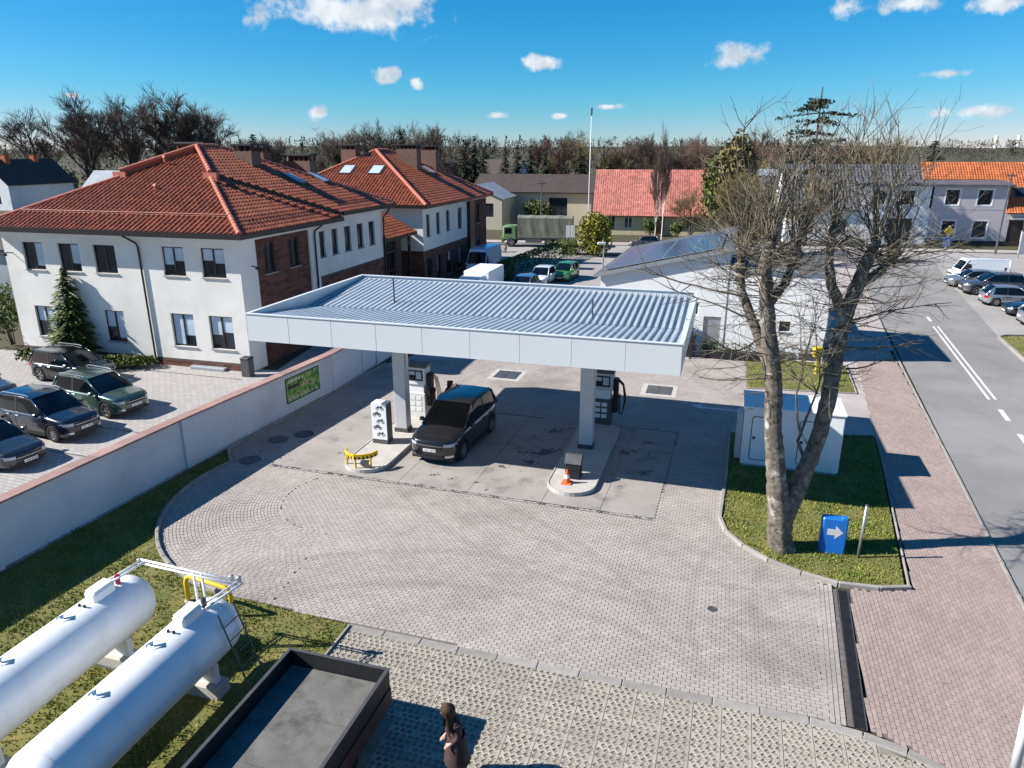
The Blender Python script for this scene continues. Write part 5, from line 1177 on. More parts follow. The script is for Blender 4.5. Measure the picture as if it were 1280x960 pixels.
# ================================================================== OTHER BUILDINGS
def gable_house(name, label, x, y, rz, W_, D_, eave, ridge, wallm, roofm, wins=(), frame='frame_white', over=.4, along=True, tile=None, chim=(), sash=2, surround=None, side_wins=(), group=None, depthwin=.10, door=(), dormer=None):
    """local: front wall along +x at y=0, depth +y; ridge along x if along else along y"""
    t = thing(name, label, 'house' if 'house' in name or 'cottage' in name else 'building', (x,y,0), rz, group)
    ops = [o[:4] for o in wins]+[o[:4] for o in door]
    wall_open(t, (0,0), (W_,0), -.1, eave, ops, wallm)
    for o in wins: window(t, (0,0), (W_,0), *o[:4], frame=frame, sash=sash, surround=surround, sill=None, depth=depthwin)
    for o in door: MB().box(o[0],.10,o[2],o[1],.16,o[3]).build('door', M['ridge'] if len(o) < 5 else M[o[4]], t)
    wall_open(t, (W_,0), (W_,D_), -.1, eave, [], wallm); wall_open(t, (W_,D_), (0,D_), -.1, eave, [], wallm)
    so = [o[:4] for o in side_wins]; wall_open(t, (0,D_), (0,0), -.1, eave, so, wallm)
    for o in side_wins: window(t, (0,D_), (0,0), *o[:4], frame=frame, sash=sash, sill=None)
    if along:
        MB().add([(0,0,eave),(0,D_,eave),(0,D_/2,ridge-.1)],[(0,2,1)]).build('gable', wallm, t); MB().add([(W_,0,eave),(W_,D_,eave),(W_,D_/2,ridge-.1)],[(0,1,2)]).build('gable', wallm, t)
        k = (ridge-eave)/(D_/2); ez = eave-over*k+.06
        A1 = [(-over,-over,ez),(W_+over,-over,ez),(W_+over,D_/2,ridge+.06),(-over,D_/2,ridge+.06)]
        if dormer:
            x0, x1, yt = dormer; zt = ez+(yt+over)*(ridge+.06-ez)/(D_/2+over)
            A1 = [(x1,-over,ez),(W_+over,-over,ez),(W_+over,D_/2,ridge+.06),(-over,D_/2,ridge+.06),(-over,yt,zt),(x1,yt,zt)] if x0 <= 0 else [(-over,-over,ez),(x0,-over,ez),(x0,yt,zt),(W_+over,yt,zt),(W_+over,D_/2,ridge+.06),(-over,D_/2,ridge+.06)]
        A2 = [(W_+over,D_+over,ez),(-over,D_+over,ez),(-over,D_/2,ridge+.06),(W_+over,D_/2,ridge+.06)]
    else:
        MB().add([(0,0,eave),(W_,0,eave),(W_/2,0,ridge-.1)],[(0,1,2)]).build('gable', wallm, t); MB().add([(0,D_,eave),(W_,D_,eave),(W_/2,D_,ridge-.1)],[(0,2,1)]).build('gable', wallm, t)
        k = (ridge-eave)/(W_/2); ez = eave-over*k+.06
        A1 = [(-over,D_+over,ez),(-over,-over,ez),(W_/2,-over,ridge+.06),(W_/2,D_+over,ridge+.06)]
        A2 = [(W_+over,-over,ez),(W_+over,D_+over,ez),(W_/2,D_+over,ridge+.06),(W_/2,-over,ridge+.06)]
    for q, P_ in enumerate((A1, A2)):
        if tile and (q == 0 or not along): tiles(t, P_, roofm, cw=tile[0], rh=tile[1], amp=tile[2], lift=tile[2]*.8, seed=q+int(abs(x)))
        b = MB().add([Vector(p) for p in P_]+[Vector(p)-Vector((0,0,.12)) for p in P_],[tuple(range(len(P_))),tuple(range(2*len(P_)-1,len(P_)-1,-1))]+[(i,len(P_)+i,len(P_)+(i+1)%len(P_),(i+1)%len(P_)) for i in range(len(P_))]); b.build('roof', roofm, t)
    for (cx_,cy_,w_) in chim: MB().box(cx_-w_/2,cy_-w_/2,eave,cx_+w_/2,cy_+w_/2,ridge+.9).build('chimney', M['rooftile_o'], t); MB().box(cx_-w_/2-.06,cy_-w_/2-.06,ridge+.902,cx_+w_/2+.06,cy_+w_/2+.06,ridge+1.0).build('chimney_cap', M['roof_brown'], t)
    MB().box(-over if not dormer or dormer[0] > 0 else dormer[1],-over-.12,ez-.10,W_+over if not dormer or dormer[0] <= 0 else dormer[0],-over-.002,ez+.02).build('gutter', M['gutter'], t) if along else None
    return t
mat('roof_dark', (.09,.095,.10), .7, .2, 1)
# white garage: pitched part with solar panels on the left, flat-roofed part on the right
ga = thing('garage_building', 'white rendered garage with solar panels on its sloping roof behind the canopy', 'building', (5.35,43.55,0), R(-18))
gw, gd, z0g, z1g = 7.4, 13.0, 4.3, 6.05
gops = [(5.1,5.9,2.2,3.0),(6.2,7.2,-.05,2.2)]
wall_open(ga, (0,0), (gw,0), -.1, z0g, gops, M['plaster_white']); window(ga, (0,0), (gw,0), 5.1,5.9,2.2,3.0, frame='frame_white', sill=None)
MB().box(6.2,.1,-.05,7.2,.16,2.2).build('door', M['steel'], ga)
MB().add([(0,0,z0g),(gw,0,z0g),(gw,0,z1g)],[(0,1,2)]).build('gable', M['plaster_white'], ga)
wall_open(ga, (gw,0), (gw,gd), -.1, z1g, [], M['plaster_white']); wall_open(ga, (gw,gd), (0,gd), -.1, z0g, [], M['plaster_white']); wall_open(ga, (0,gd), (0,0), -.1, z0g, [(3,4.2,1.5,2.8),(7,8.2,1.5,2.8)], M['plaster_white'])
k = (z1g-z0g)/gw; sl_ = math.hypot(1,k); ex = Vector((1,0,k))/sl_; nn = Vector((-k,0,1))/sl_
MB().add([Vector((x_,y_,z0g+k*x_+dz)) for dz in (.02,.16) for x_,y_ in ((-.35,-.25),(gw+.12,-.25),(gw+.12,gd+.25),(-.35,gd+.25))],[(0,3,2,1),(4,5,6,7),(0,1,5,4),(1,2,6,5),(2,3,7,6),(3,0,4,7)]).build('roof', M['roof_dark'], ga)
MB().add([Vector((x_,y_,z0g+k*x_+dz)) for dz in (-.02,.19) for x_,y_ in ((-.38,-.29),(gw+.14,-.29),(gw+.14,-.255),(-.38,-.255))],[(0,3,2,1),(4,5,6,7),(0,1,5,4),(1,2,6,5),(2,3,7,6),(3,0,4,7)]).build('verge_board', M['steel'], ga)
for i in range(9):
    for j in range(4):
        P_ = Vector((.2,0,z0g+.2*k+.17))+ex*(j*1.72); y0 = .35+i*1.06
        v = [P_+Vector((0,y0+b_,0))+ex*a_+nn*z_ for z_ in (.05,.10) for a_,b_ in ((0,0),(1.68,0),(1.68,1.02),(0,1.02))]
        MB().add(v,[(0,3,2,1),(4,5,6,7),(0,1,5,4),(1,2,6,5),(2,3,7,6),(3,0,4,7)]).add([P_+Vector((0,y0+b_,0))+ex*a_+nn*.103 for a_,b_ in ((.03,.03),(1.65,.03),(1.65,.99),(.03,.99))],[(0,1,2,3)],1).build('solar_panel', [M['steel'],M['solar']], ga)
wall_open(ga, (gw+.002,.04), (12.9,.04), -.1, 5.0, [(3.0,3.6,1.6,2.2)], M['plaster_white']); window(ga, (gw,.04), (12.9,.04), 3.0,3.6,1.6,2.2, frame='frame_brown', sash=1)
wall_open(ga, (12.9,.04), (12.9,6.5), -.1, 5.0, [], M['plaster_white']); wall_open(ga, (12.9,6.5), (gw,6.5), -.1, 5.0, [], M['plaster_white'])
MB().box(gw+.13,-.04,5.002,13.0,6.6,5.10).build('flat_roof', M['roof_dark'], ga); MB().box(gw+.13,-.10,4.98,13.06,-.041,5.16).box(13.002,-.04,4.98,13.06,6.6,5.16).build('roof_edge', M['steel'], ga)
# garden stands before the garage
def planter(x, y, w_, d_, h_, lab, cat, m, leaf=None, n=60, lh=.4, seed=1):
    t = thing('planter', lab, cat, (x,y,0), R(-18)); MB().bbox(0,0,0,w_,d_,h_,.02).build('box', m, t)
    if leaf:
        r = random.Random(seed); b = MB()
        for _ in range(n*6):
            p = Vector((r.uniform(.05,w_-.05), r.uniform(.05,d_-.05), h_+r.random()**1.4*lh)); leafq(b, p, r, .07)
        o = b.build('plants', leaf, t); o['kind'] = 'stuff'; set_tone(o,1,.6,1.5,seed)
    return t
def leafq(b, p, r, s):
    u = Vector((r.uniform(-1,1),r.uniform(-1,1),r.uniform(-1,1))).normalized(); v = u.cross(Vector((r.uniform(-1,1),r.uniform(-1,1),r.uniform(-1,1)))).normalized(); k = len(b.v)
    s *= r.uniform(.6,1.3)
    b.v += [tuple(p-u*s),tuple(p+v*s*.5),tuple(p+u*s),tuple(p-v*s*.5)]; b.f.append((k,k+1,k+2,k+3)); b.m.append(0)
mat('red_leaf', (.42,.05,.035), .7, .3, 4, attr=True)
planter(9.3,40.9,1.3,.7,1.3,'dark tall storage box in front of the white garage','box',M['shed_black'])
planter(10.9,40.5,3.6,.6,.45,'long dark planter with greenery along the garage front','planter',M['shed_black'],M['leaf_bush'],90,.5,3)
planter(13.3,41.1,.9,.6,.5,'planter heaped with red flowers beside the tree trunk','planter',M['steel_dark'],M['red_leaf'],60,.45,4)
planter(15.2,40.3,1.0,.6,.4,'planter with yellow plants at the right end of the garage','planter',M['steel_dark'],M['leaf_yellow'],50,.4,5)
planter(16.4,40.0,1.2,.5,.4,'empty grey trough at the garage corner','planter',M['steel_dark'])
t = thing('hydrant', 'small yellow gas marker post by the garage corner seen through the trunks', 'post', (16.3,37.2,.03)); MB().tube([(0,0,0),(0,0,1.0)],.05,8).build('post', M['yellow'], t); MB().bbox(-.25,-.15,.95,.25,.15,1.5,.05).build('cabinet', M['yellow'], t)
t = thing('post', 'dark slim post standing in front of the garage wall', 'post', (10.3,40.3,0)); MB().tube([(0,0,0),(0,0,2.6)],.05,8).build('shaft', M['dark'], t); MB().lathe([(.09,0),(.09,.02)],8).build('foot', M['dark'], t)
# red-roofed cottage
gable_house('cottage', 'low yellow cottage with long pinkish red tiled roof across the street', 12.0, 105.5, R(-10), 18.5, 10.5, 3.1, 8.7, M['plaster_yellow'], M['rooftile_p'], wins=((1.6,2.7,.9,2.5),(4.0,5.1,.9,2.5),(12,13.1,.9,2.5)), along=True, over=.5, tile=(.32,.38,.022), door=((8.2,9.6,0,2.5,'ridge'),), sash=2)
# low brown-roofed warehouse pair and pale block
gable_house('warehouse', 'beige workshop with dark brown pitched roof behind the lorry', -6.0, 122.0, R(-13), 19.0, 10.0, 5.2, 7.6, M['plaster_beige'], M['roof_brown'], wins=((12.2,15.2,1.4,4.2),), frame='frame_brown', along=True, over=.5, sash=3)
gable_house('workshop', 'beige workshop wing with light grey sheet roof left of the brown roof', -9.8, 113.5, R(-13), 8.5, 14.0, 4.6, 6.4, M['plaster_beige'], M['roof_grey'], wins=((1.0,2.2,2.4,3.8),(3.0,4.2,2.4,3.8),(5.6,7.2,1.8,3.8)), frame='frame_brown', along=False, over=.4)
gable_house('outbuilding', 'long pale flat outbuilding with dark roof edge behind the brown roof', 3.0, 139.0, R(-12), 22.0, 10.0, 6.2, 6.9, M['plaster_beige'], M['roof_brown'], wins=((3,5,3.4,4.6),(8,10,3.4,4.6),(13,15,3.4,4.6)), along=True, over=.4)
# row of houses on the right
gr = gable_house('row_house', 'lilac rendered house with orange tiled roof at the right edge', 52.72, 93.46, R(-9), 30.0, 10.0, 4.35, 9.9, M['plaster_lilac'], M['rooftile_o'], wins=((1.6,3.2,.9,3.0),(5.2,6.9,.9,3.0),(13.2,15.1,.7,3.1)), along=True, over=.35, tile=(.32,.40,.04), door=((9.3,11.0,0,3.2,'frame_brown'),), surround='frame_white', sash=1, chim=((14.2,5.0,1.6),), dormer=(0,8.75,3.0))
# wide dormer of that house
t = gr
wall_open(t, (0.0,-.02), (8.7,-.02), 4.36, 7.2, [(1.5,3.1,4.9,6.8),(5.2,6.9,4.9,6.8)], M['plaster_lilac'], 'dormer_wall')
for o in ((1.5,3.1,4.9,6.8),(5.2,6.9,4.9,6.8)): window(t, (0,-.02), (8.7,-.02), *o, frame='frame_white', sash=1, surround='frame_white', sill=None)
MB().add([(8.7,-.02,4.36),(8.7,3.2,7.2),(8.7,-.02,7.2)],[(0,1,2)]).build('dormer_cheek', M['roof_brown'], t)
MB().add([(-.1,-.45,7.15),(9.1,-.45,7.15),(9.1,3.9,7.75),(-.1,3.9,7.75),(-.1,-.45,7.4),(9.1,-.45,7.4),(9.1,3.9,7.95),(-.1,3.9,7.95)],[(0,3,2,1),(4,5,6,7),(0,1,5,4),(1,2,6,5),(3,0,4,7)]).build('dormer_roof', M['rooftile_g'], t)
kk = (9.9-4.35)/5.0
for x_ in (10.6,13.7): skylight(t, (x_,1.7,4.35+kk*1.7+.12), 1.2, 1.5, (1,0,0), (0,1,kk), (0,-kk,1), 'curtain' if x_ > 12 else 'glass')
MB().box(11.4,-1.4,-.05,11.7,-1.1,3.3).box(9.0,-1.5,3.3,11.8,0,3.45).build('porch', M['steel'], t)
MB().box(0,-.03,-.06,30,-.004,.55).build('plinth', M['roof_brown'], t)
gh = gable_house('row_house', 'grey and white house with dark slate roof behind the twigs', 35.6, 96.2, R(-9), 17.3, 10.0, 4.4, 9.7, M['plaster_white'], M['rooftile_g'], wins=((2.0,3.6,1.0,2.8),(6.0,7.6,1.0,2.8),(12.4,15.4,.2,3.2)), along=True, over=.35, tile=(.42,.45,.05), sash=2, frame='frame_brown', dormer=(8.95,17.3,3.0))
wall_open(gh, (9.0,-.02), (17.1,-.02), 4.41, 7.2, [(1.2,2.8,4.9,6.6),(4.6,6.2,4.9,6.6)], M['plaster_white'], 'dormer_wall')
for o in ((1.2,2.8,4.9,6.6),(4.6,6.2,4.9,6.6)): window(gh, (9,-.02), (17.1,-.02), *o, frame='frame_brown', sash=2, sill=None)
MB().add([(8.8,-.4,7.15),(17.2,-.4,7.15),(17.2,3.9,7.75),(8.8,3.9,7.75),(8.8,-.4,7.4),(17.2,-.4,7.4),(17.2,3.9,7.95),(8.8,3.9,7.95)],[(0,3,2,1),(4,5,6,7),(0,1,5,4),(3,0,4,7),(1,2,6,5)]).build('dormer_roof', M['rooftile_g'], gh)
MB().add([(9.0,-.02,4.41),(9.0,-.02,7.2),(9.0,3.2,7.2)],[(0,1,2)]).build('dormer_cheek', M['rooftile_g'], gh)
gable_house('house', 'pale tall house with white corner half hidden by the tree twigs', 33.0, 109.0, R(-6), 6.3, 9.0, 7.9, 8.7, M['plaster_white'], M['roof_grey'], wins=((1.0,2.2,4.8,6.4),(3.8,5.0,4.8,6.4)), along=True, over=.25)
# left far house
gable_house('house', 'white house with dark hipped roof and two brick chimneys at far left', -108.5, 150.0, R(-14), 9.5, 16.0, 5.2, 9.6, M['plaster_white'], M['roof_brown'], wins=((2,3.3,1,2.8),(5.8,7.1,1,2.8),(2.2,3.3,3.6,4.9),(5.8,6.9,3.6,4.9)), chim=((5.2,4.5,1.1),(5.0,11.5,1.1)), over=.5, along=False)
gable_house('house', 'grey sheet-roofed low house right of the far left white house', -86.0, 150.0, R(-10), 11.0, 9.0, 4.0, 7.4, M['plaster_beige'], M['roof_grey'], over=.4)
gable_house('shed', 'grey timber shed at the left edge behind the office', -37.5, 51.0, R(-15), 6.0, 9.0, 5.0, 6.6, M['roof_grey'], M['roof_brown'], over=.3)
rb = random.Random(31)
for i, (x, y, w_, wm, rm, lab) in enumerate(((-10,215,12,'plaster_white','roof_brown','small white gabled house among the conifers far behind'),(44,205,13,'plaster_white','roof_brown','white gabled house behind the cottage roof'),(112,170,16,'plaster_white','roof_brown','white flat-fronted hall beyond the orange roof'),(135,190,22,'plaster_white','roof_grey','long white hall farther right on the skyline'),(96,230,10,'plaster_white','rooftile_p','small white house with red roof near the horizon'),(-24,190,11,'plaster_beige','roof_brown','beige house between the bare trees behind the office'),(60,235,12,'plaster_beige','rooftile_p','far beige house with red roof behind the slate roof'))):
    gable_house('house', lab, x, y, R(rb.uniform(-25,10)), w_, 9.0, 5.0+rb.random()*1.2, 8.2+rb.random()*1.5, M[wm], M[rm], wins=((1.5,2.7,1.2,2.6),(w_-3.2,w_-2,1.2,2.6),(w_/2-.6,w_/2+.6,1.2,2.6)), group='far houses')
# ================================================================== STREET FURNITURE
def mast(x, y, h, r0, lab, m='steel', tipw=0):
    t = thing('mast', lab, 'mast', (x,y,0)); MB().tube([(0,0,0),(0,0,h*.5),(0,0,h)],[r0,r0*.7,r0*.4],8).build('shaft', M[m], t, smooth=True)
    MB().lathe([(.09,0),(.12,.3),(.12,.9),(.05,1.0)],8,(0,0,h-.2)).build('head', M['steel_dark'], t); MB().lathe([(r0*2,0),(r0*2,.15)],8).build('base', M['concrete_light'], t); return t
mast(10.1,98.0,15.8,.085,'tall thin white mast rising above the skyline beside the cottage','white_paint')
t = thing('lamp_post', 'short grey camera post between hedge and garage', 'post', (8.1,64.5,0)); MB().tube([(0,0,0),(0,0,3.6)],.07,8).build('shaft', M['steel'], t); MB().bbox(-.55,-.1,3.55,.15,.1,3.75,.03).build('head', M['white_paint'], t)
for (x,y,h,lab) in ((3.9,100.5,7.5,'dark slim utility pole behind the lorry'),(56.0,84.5,9.0,'dark leaning street pole before the lilac house'),(79,110,13,'thin lamp mast on the right skyline')): 
    t = thing('utility_pole', lab, 'pole', (x,y,0)); MB().tube([(0,0,0),(.1,0,h)],[.12,.08],8).build('shaft', M['steel_dark'], t); MB().obox((.1,0,h-.3),(1.2,.1,.1)).build('crossarm', M['steel_dark'], t)
t = thing('road_sign', 'yellow diamond and blue pedestrian crossing signs on one grey post', 'sign', (44.2,74.5,0), R(25)); t.scale = (1.35,1.35,1.12)
MB().tube([(0,0,0),(0,0,3.7)],.05,8).build('post', M['steel'], t)
q = .52; MB().add([(0,-.06,2.75),(q,-.06,3.25),(0,-.06,3.75),(-q,-.06,3.25),(0,-.03,2.75),(q,-.03,3.25),(0,-.03,3.75),(-q,-.03,3.25)],[(0,1,2,3),(7,6,5,4),(0,4,5,1),(1,5,6,2),(2,6,7,3),(3,7,4,0)]).build('yellow_plate', M['yellow'], t)
MB().box(-.42,-.06,1.88,.42,-.03,2.72).build('blue_plate', M['blue_sign'], t)
MB().add([(-.30,-.063,2.0),(.30,-.063,2.0),(0,-.063,2.6)],[(0,1,2)]).build('white_triangle', M['line_white'], t)
MB().tube([(0,-.066,2.42),(.02,-.066,2.25),(-.08,-.066,2.08)],.02,4).tube([(.02,-.066,2.25),(.10,-.066,2.08)],.02,4).build('walking_figure', M['dark'], t)
t = thing('notice_board', 'grey glass-fronted bus shelter panel before the lilac house', 'panel', (57.0,80.6,0), R(-9)); MB().bbox(-1.0,-.1,.5,1.0,.1,2.9,.03).build('panel', M['roof_grey'], t)
for x_ in (-.9,.9): MB().box(x_-.05,-.05,0,x_+.05,.05,.5).build('leg', M['steel'], t)
t = thing('container', 'white steel container at the right edge behind the parked cars', 'container', (56.5,68.0,0), R(-12)); MB().bbox(0,0,.1,6,2.5,2.9,.03).build('shell', M['white_paint'], t)
g = MB(); [g.box(.12+k*.24,-.03,.2,.22+k*.24,-.001,2.8) for k in range(24)]; g.build('corrugation', M['white_paint'], t); MB().box(-.03,-.04,2.9,6.03,2.54,2.97).build('roof_edge', M['steel_dark'], t)
t = thing('street_sign', 'white and blue street sign board on posts in front of the lorry', 'sign', (6.9,87.0,0), R(-8))
for x_ in (-.3,.3): MB().tube([(x_,0,0),(x_,0,3.0)],.05,8).build('post', M['steel'], t)
MB().box(-.5,-.04,1.6,-.05,.0,3.0).box(.05,-.04,1.6,.5,.0,3.0).build('board', M['white_paint'], t)
t = thing('bin', 'small dark bin on the paving at the office corner', 'bin', (-14.1,37.0,0), R(-15.5)); MB().bbox(-.25,-.25,0,.25,.25,.95,.03).build('body', M['steel_dark'], t); MB().bbox(-.27,-.27,.952,.27,.27,1.02,.03).build('lid', M['dark'], t)
t = thing('bench', 'low dark stone ledge on the parking strip beside the office wall', 'bench', (-17.8,38.3,0), R(-15.5)); MB().bbox(0,0,0,2.2,.35,.14,.02).build('ledge', M['roof_grey'], t)
# wind turbine on the horizon
t = thing('wind_turbine', 'pale wind turbine standing small on the horizon', 'wind turbine', (-524,2050,22)); t.scale = (.40,.40,.40); MB().tube([(0,0,0),(0,0,98)],[2.6,1.4],10).build('tower', M['white_paint'], t, smooth=True)
MB().bbox(-1.6,-4,97,1.6,5,100.5,.5).build('nacelle', M['white_paint'], t)
for k in range(3):
    a_ = R(38+120*k); d_ = Vector((math.cos(a_),0,math.sin(a_))); MB().tube([Vector((0,-5,98.7)),Vector((0,-5,98.7))+d_*10,Vector((0,-5,98.7))+d_*42],[.9,1.9,.3],6).build('blade', M['steel_dark'], t)
for (x,y,h,lab) in ((995,1500,38,'striped far chimney at the right horizon'),(900,1420,36,'slim far chimney left of the striped one')):
    t = thing('chimney_stack', lab, 'chimney', (x,y,0))
    for k in range(5): MB().tube([(0,0,h*k/5),(0,0,h*(k+1)/5-.05)],4-.2*k,10).build('band', M['white_paint'] if k % 2 == 0 else M['plaster_beige'], t)
# ================================================================== VEGETATION
def rdir(r): 
    while True:
        v = Vector((r.uniform(-1,1),r.uniform(-1,1),r.uniform(-1,1)))
        if .05 < v.length < 1: return v.normalized()
def grow(b, p, d, L_, r0, r1, r, nseg, n, bend=.25, up=.0):
    pts = [Vector(p)]; d = Vector(d).normalized()
    for i in range(nseg):
        d = (d+rdir(r)*bend+Vector((0,0,up))).normalized(); pts.append(pts[-1]+d*L_/nseg)
    b.tube(pts, [r0+(r1-r0)*i/nseg for i in range(nseg+1)], n, cap=False)
    return pts, d
# ---------------------------------------------------------------- the big pollarded tree
r = random.Random(42)
T = thing('bare_tree', 'big bare twin-trunked pollarded tree on the grass island', 'tree', (8.2,19.28,0))
O = Vector((8.2,19.28,0))
LT = [(8.2,19.28,-.1),(8.12,19.28,.15),(8.02,19.28,.6),(7.95,19.28,1.28),(7.82,19.3,1.9),(7.70,19.32,2.6),(7.51,19.4,3.77),(7.40,19.48,5.19),(7.16,19.5,6.36),(7.0,19.6,7.46),(6.84,19.6,8.5),(6.9,19.7,9.05)]
LR = [.42,.39,.345,.33,.30,.255,.235,.225,.215,.20,.18,.13]
RT = [(8.05,19.28,.8),(8.2,19.3,1.35),(8.48,19.4,2.25),(8.87,19.5,3.48),(9.06,19.6,4.67),(9.18,19.8,6.04),(9.32,19.9,6.95),(9.58,20,7.83),(9.84,20.1,8.6),(10.05,20.2,9.05)]
RR_ = [.24,.29,.25,.225,.22,.21,.20,.185,.16,.12]
def rough_tube(b, pts, rad, n=16, seed=1):
    rr = random.Random(seed); P = [Vector(p) for p in pts]; fine = []; fr = []
    for i in range(len(P)-1):
        m_ = max(1,int((P[i+1]-P[i]).length/.16))
        for k in range(m_): fine.append(P[i].lerp(P[i+1],k/m_)+Vector((rr.uniform(-.012,.012),rr.uniform(-.012,.012),0))); fr.append((rad[i]+(rad[i+1]-rad[i])*k/m_)*rr.uniform(.96,1.05))
    fine.append(P[-1]); fr.append(rad[-1]); k0 = len(b.v); b.tube(fine, fr, n)
    for i in range(k0, len(b.v)):
        j = (i-k0)//n; s = (i-k0)%n
        if j < len(fine):
            c = fine[j]; v = Vector(b.v[i])-c; f = 1+.07*math.sin(s*2.1+j*.13)+rr.uniform(-.05,.05); b.v[i] = tuple(c+v*f)
def rel(pts): return [tuple(Vector(p)-O) for p in pts]
b = MB(); rough_tube(b, rel(LT), LR, 18, 3); b.build('trunk', M['bark'], T, smooth=True)
b = MB(); rough_tube(b, rel(RT), RR_, 16, 4); b.build('trunk', M['bark'], T, smooth=True)
limbs = [([(7.38,19.48,5.3),(7.05,19.7,6.2),(6.75,20.0,7.0),(6.45,20.2,7.7),(6.4,20.3,8.3)],[.17,.15,.14,.13,.10]),
         ([(8.6,19.45,2.7),(8.35,19.6,3.4),(8.55,19.6,4.3),(8.7,19.5,5.2)],[.05,.045,.035,.02]),
         ([(8.75,19.5,3.1),(8.2,19.3,3.9),(7.95,19.2,4.9),(8.0,19.1,5.7)],[.035,.03,.025,.012]),
         ([(9.35,19.9,7.0),(9.0,20.3,7.9),(8.9,20.5,8.7),(8.95,20.5,9.3)],[.16,.14,.12,.09]),
         ([(9.6,20,7.9),(10.3,20.3,8.2),(10.75,20.5,8.7)],[.15,.13,.10]),
         ([(7.0,19.6,7.4),(7.55,19.9,8.0),(7.8,20.0,8.7)],[.15,.12,.10])]
heads = []
for P_, R_ in limbs:
    b = MB(); rough_tube(b, rel(P_), R_, 10, len(heads)+7); b.build('limb', M['bark'], T, smooth=True)
    heads.append((Vector(P_[-1])-O, R_[-1], 1.0 if P_[-1][2] > 8 else .25))
heads += [(Vector((6.9,19.7,9.0))-O,.2,1.35),(Vector((10.05,20.2,9.0))-O,.2,1.35)]
for k in (0,1,2,3,4):
    hh = [q for q in heads if q[2] >= 1.0]
    b = MB(); b.lathe([(.10,-.1),(.20,-.02),(.22,.08),(.12,.2)],9,tuple(hh[k][0])); b.build('pollard_knob', M['bark'], T, smooth=True)
tw = [MB() for _ in range(4)]
def shoot(p, d, L_, r0, up, lvl=0):
    b_ = r.choice(tw); pts, dd = grow(b_, p, d, L_, r0, max(.0035,r0*.28), r, max(3,int(L_/.32)), 4 if r0 > .016 else 3, .16 if lvl == 0 else .22, up)
    if lvl < 2:
        nsub = int(L_*(2.6 if lvl == 0 else 1.7))
        for k in range(nsub):
            t_ = r.uniform(.25,.97); i = min(len(pts)-2,int(t_*(len(pts)-1))); q = pts[i].lerp(pts[i+1],r.random())
            ax = (pts[i+1]-pts[i]).normalized(); side = ax.cross(rdir(r)).normalized()
            shoot(q, ax*.75+side*r.uniform(.4,.9), L_*r.uniform(.18,.42), r0*.48, up+.02, lvl+1)
# tall upright shoots from every head
for h, hr, wgt in heads:
    for k in range(int(17*wgt)):
        a_ = r.uniform(0,6.28); sp = abs(r.gauss(0,.42)); shoot(h+rdir(r)*hr*.6, (math.cos(a_)*sp,math.sin(a_)*sp,1), r.uniform(1.5,3.6), r.uniform(.016,.030), .05)
    for k in range(int(22*wgt)):
        a_ = r.uniform(0,6.28); shoot(h+rdir(r)*hr*.6+Vector((0,0,-.3)), (math.cos(a_),math.sin(a_),r.uniform(-.1,.6)), r.uniform(1.0,2.5), r.uniform(.011,.020), .06)
# epicormic shoots along the upper trunks, arching out
for P_, R_, lo_z in ((LT,LR,4.6),(RT,RR_,4.6)):
    for k in range(125):
        z = lo_z+(9.0-lo_z)*r.random()**.6
        for i in range(len(P_)-1):
            if P_[i][2] <= z <= P_[i+1][2]:
                t_ = (z-P_[i][2])/(P_[i+1][2]-P_[i][2]); q = Vector(P_[i]).lerp(Vector(P_[i+1]),t_)-O; rad = R_[i]
                a_ = r.uniform(0,6.28); d_ = Vector((math.cos(a_),math.sin(a_),r.uniform(-.25,.5))); shoot(q+Vector((d_.x,d_.y,0))*rad*.8, d_, r.uniform(.7,2.7)*(.5+.5*(z-lo_z)/4.4)+.3, r.uniform(.009,.018), .05); break
# long drooping boughs on both sides
for p0, d_, L_ in (((6.45,20.0,7.6),(-1,-.1,.25),3.0),((6.9,19.6,7.0),(-1,.2,.1),2.6),((7.2,19.5,6.0),(-1,-.2,-.05),2.4),((7.1,19.5,6.6),(-.9,-.5,-.1),2.7),((9.3,19.9,6.9),(1,-.1,.15),2.8),((9.2,19.8,6.2),(1,-.3,-.05),2.6),((9.9,20.1,8.4),(1,.1,.3),2.4),((9.2,19.8,5.6),(1,.2,-.1),2.2),((7.3,19.5,5.4),(-1,.3,-.1),2.0)):
    shoot(Vector(p0)-O, d_, L_, .034, .035)
for k, b_ in enumerate(tw): o = b_.build('crown_twigs', M['twig'], T); o['kind'] = 'stuff'
# ---------------------------------------------------------------- bare background trees
def bare_proto(h, spread, seed, fine=.02, dense=1.0):
    rr = random.Random(seed); tb = MB(); cb = MB()
    def br(p, d, L_, rad, lvl):
        b_ = tb if lvl <= 1 else cb
        pts, dd = grow(b_, p, d, L_, rad, rad*.6, rr, 4 if lvl < 3 else 2, 6 if lvl < 2 else 3, .09+.035*lvl, .06)
        if lvl >= 4: return
        n = int((4,6,6,6)[lvl]*dense)+ (1 if lvl else 2)
        for k in range(n):
            t_ = rr.uniform(.3 if lvl else .38,1); i = min(len(pts)-2,int(t_*(len(pts)-1))); q = pts[i].lerp(pts[i+1],rr.random())
            ax = (pts[i+1]-pts[i]).normalized(); s_ = ax.cross(rdir(rr)).normalized()
            br(q, ax*rr.uniform(.6,1.0)+s_*spread*rr.uniform(.5,1.0)+Vector((0,0,.12)), L_*rr.uniform(.42,.68), max(fine,rad*.42), lvl+1)
    br(Vector((0,0,0)), (0,0,1), h*.55, h*.018, 0)
    return tb, cb
protos = []
for k, (sp, sd, de) in enumerate(((.55,1,1.0),(.75,2,1.0),(.45,3,1.1),(.65,5,.9))):
    tb, cb = bare_proto(10., sp, sd, .015, de*1.15); protos.append((tb, cb))
_pm = {}
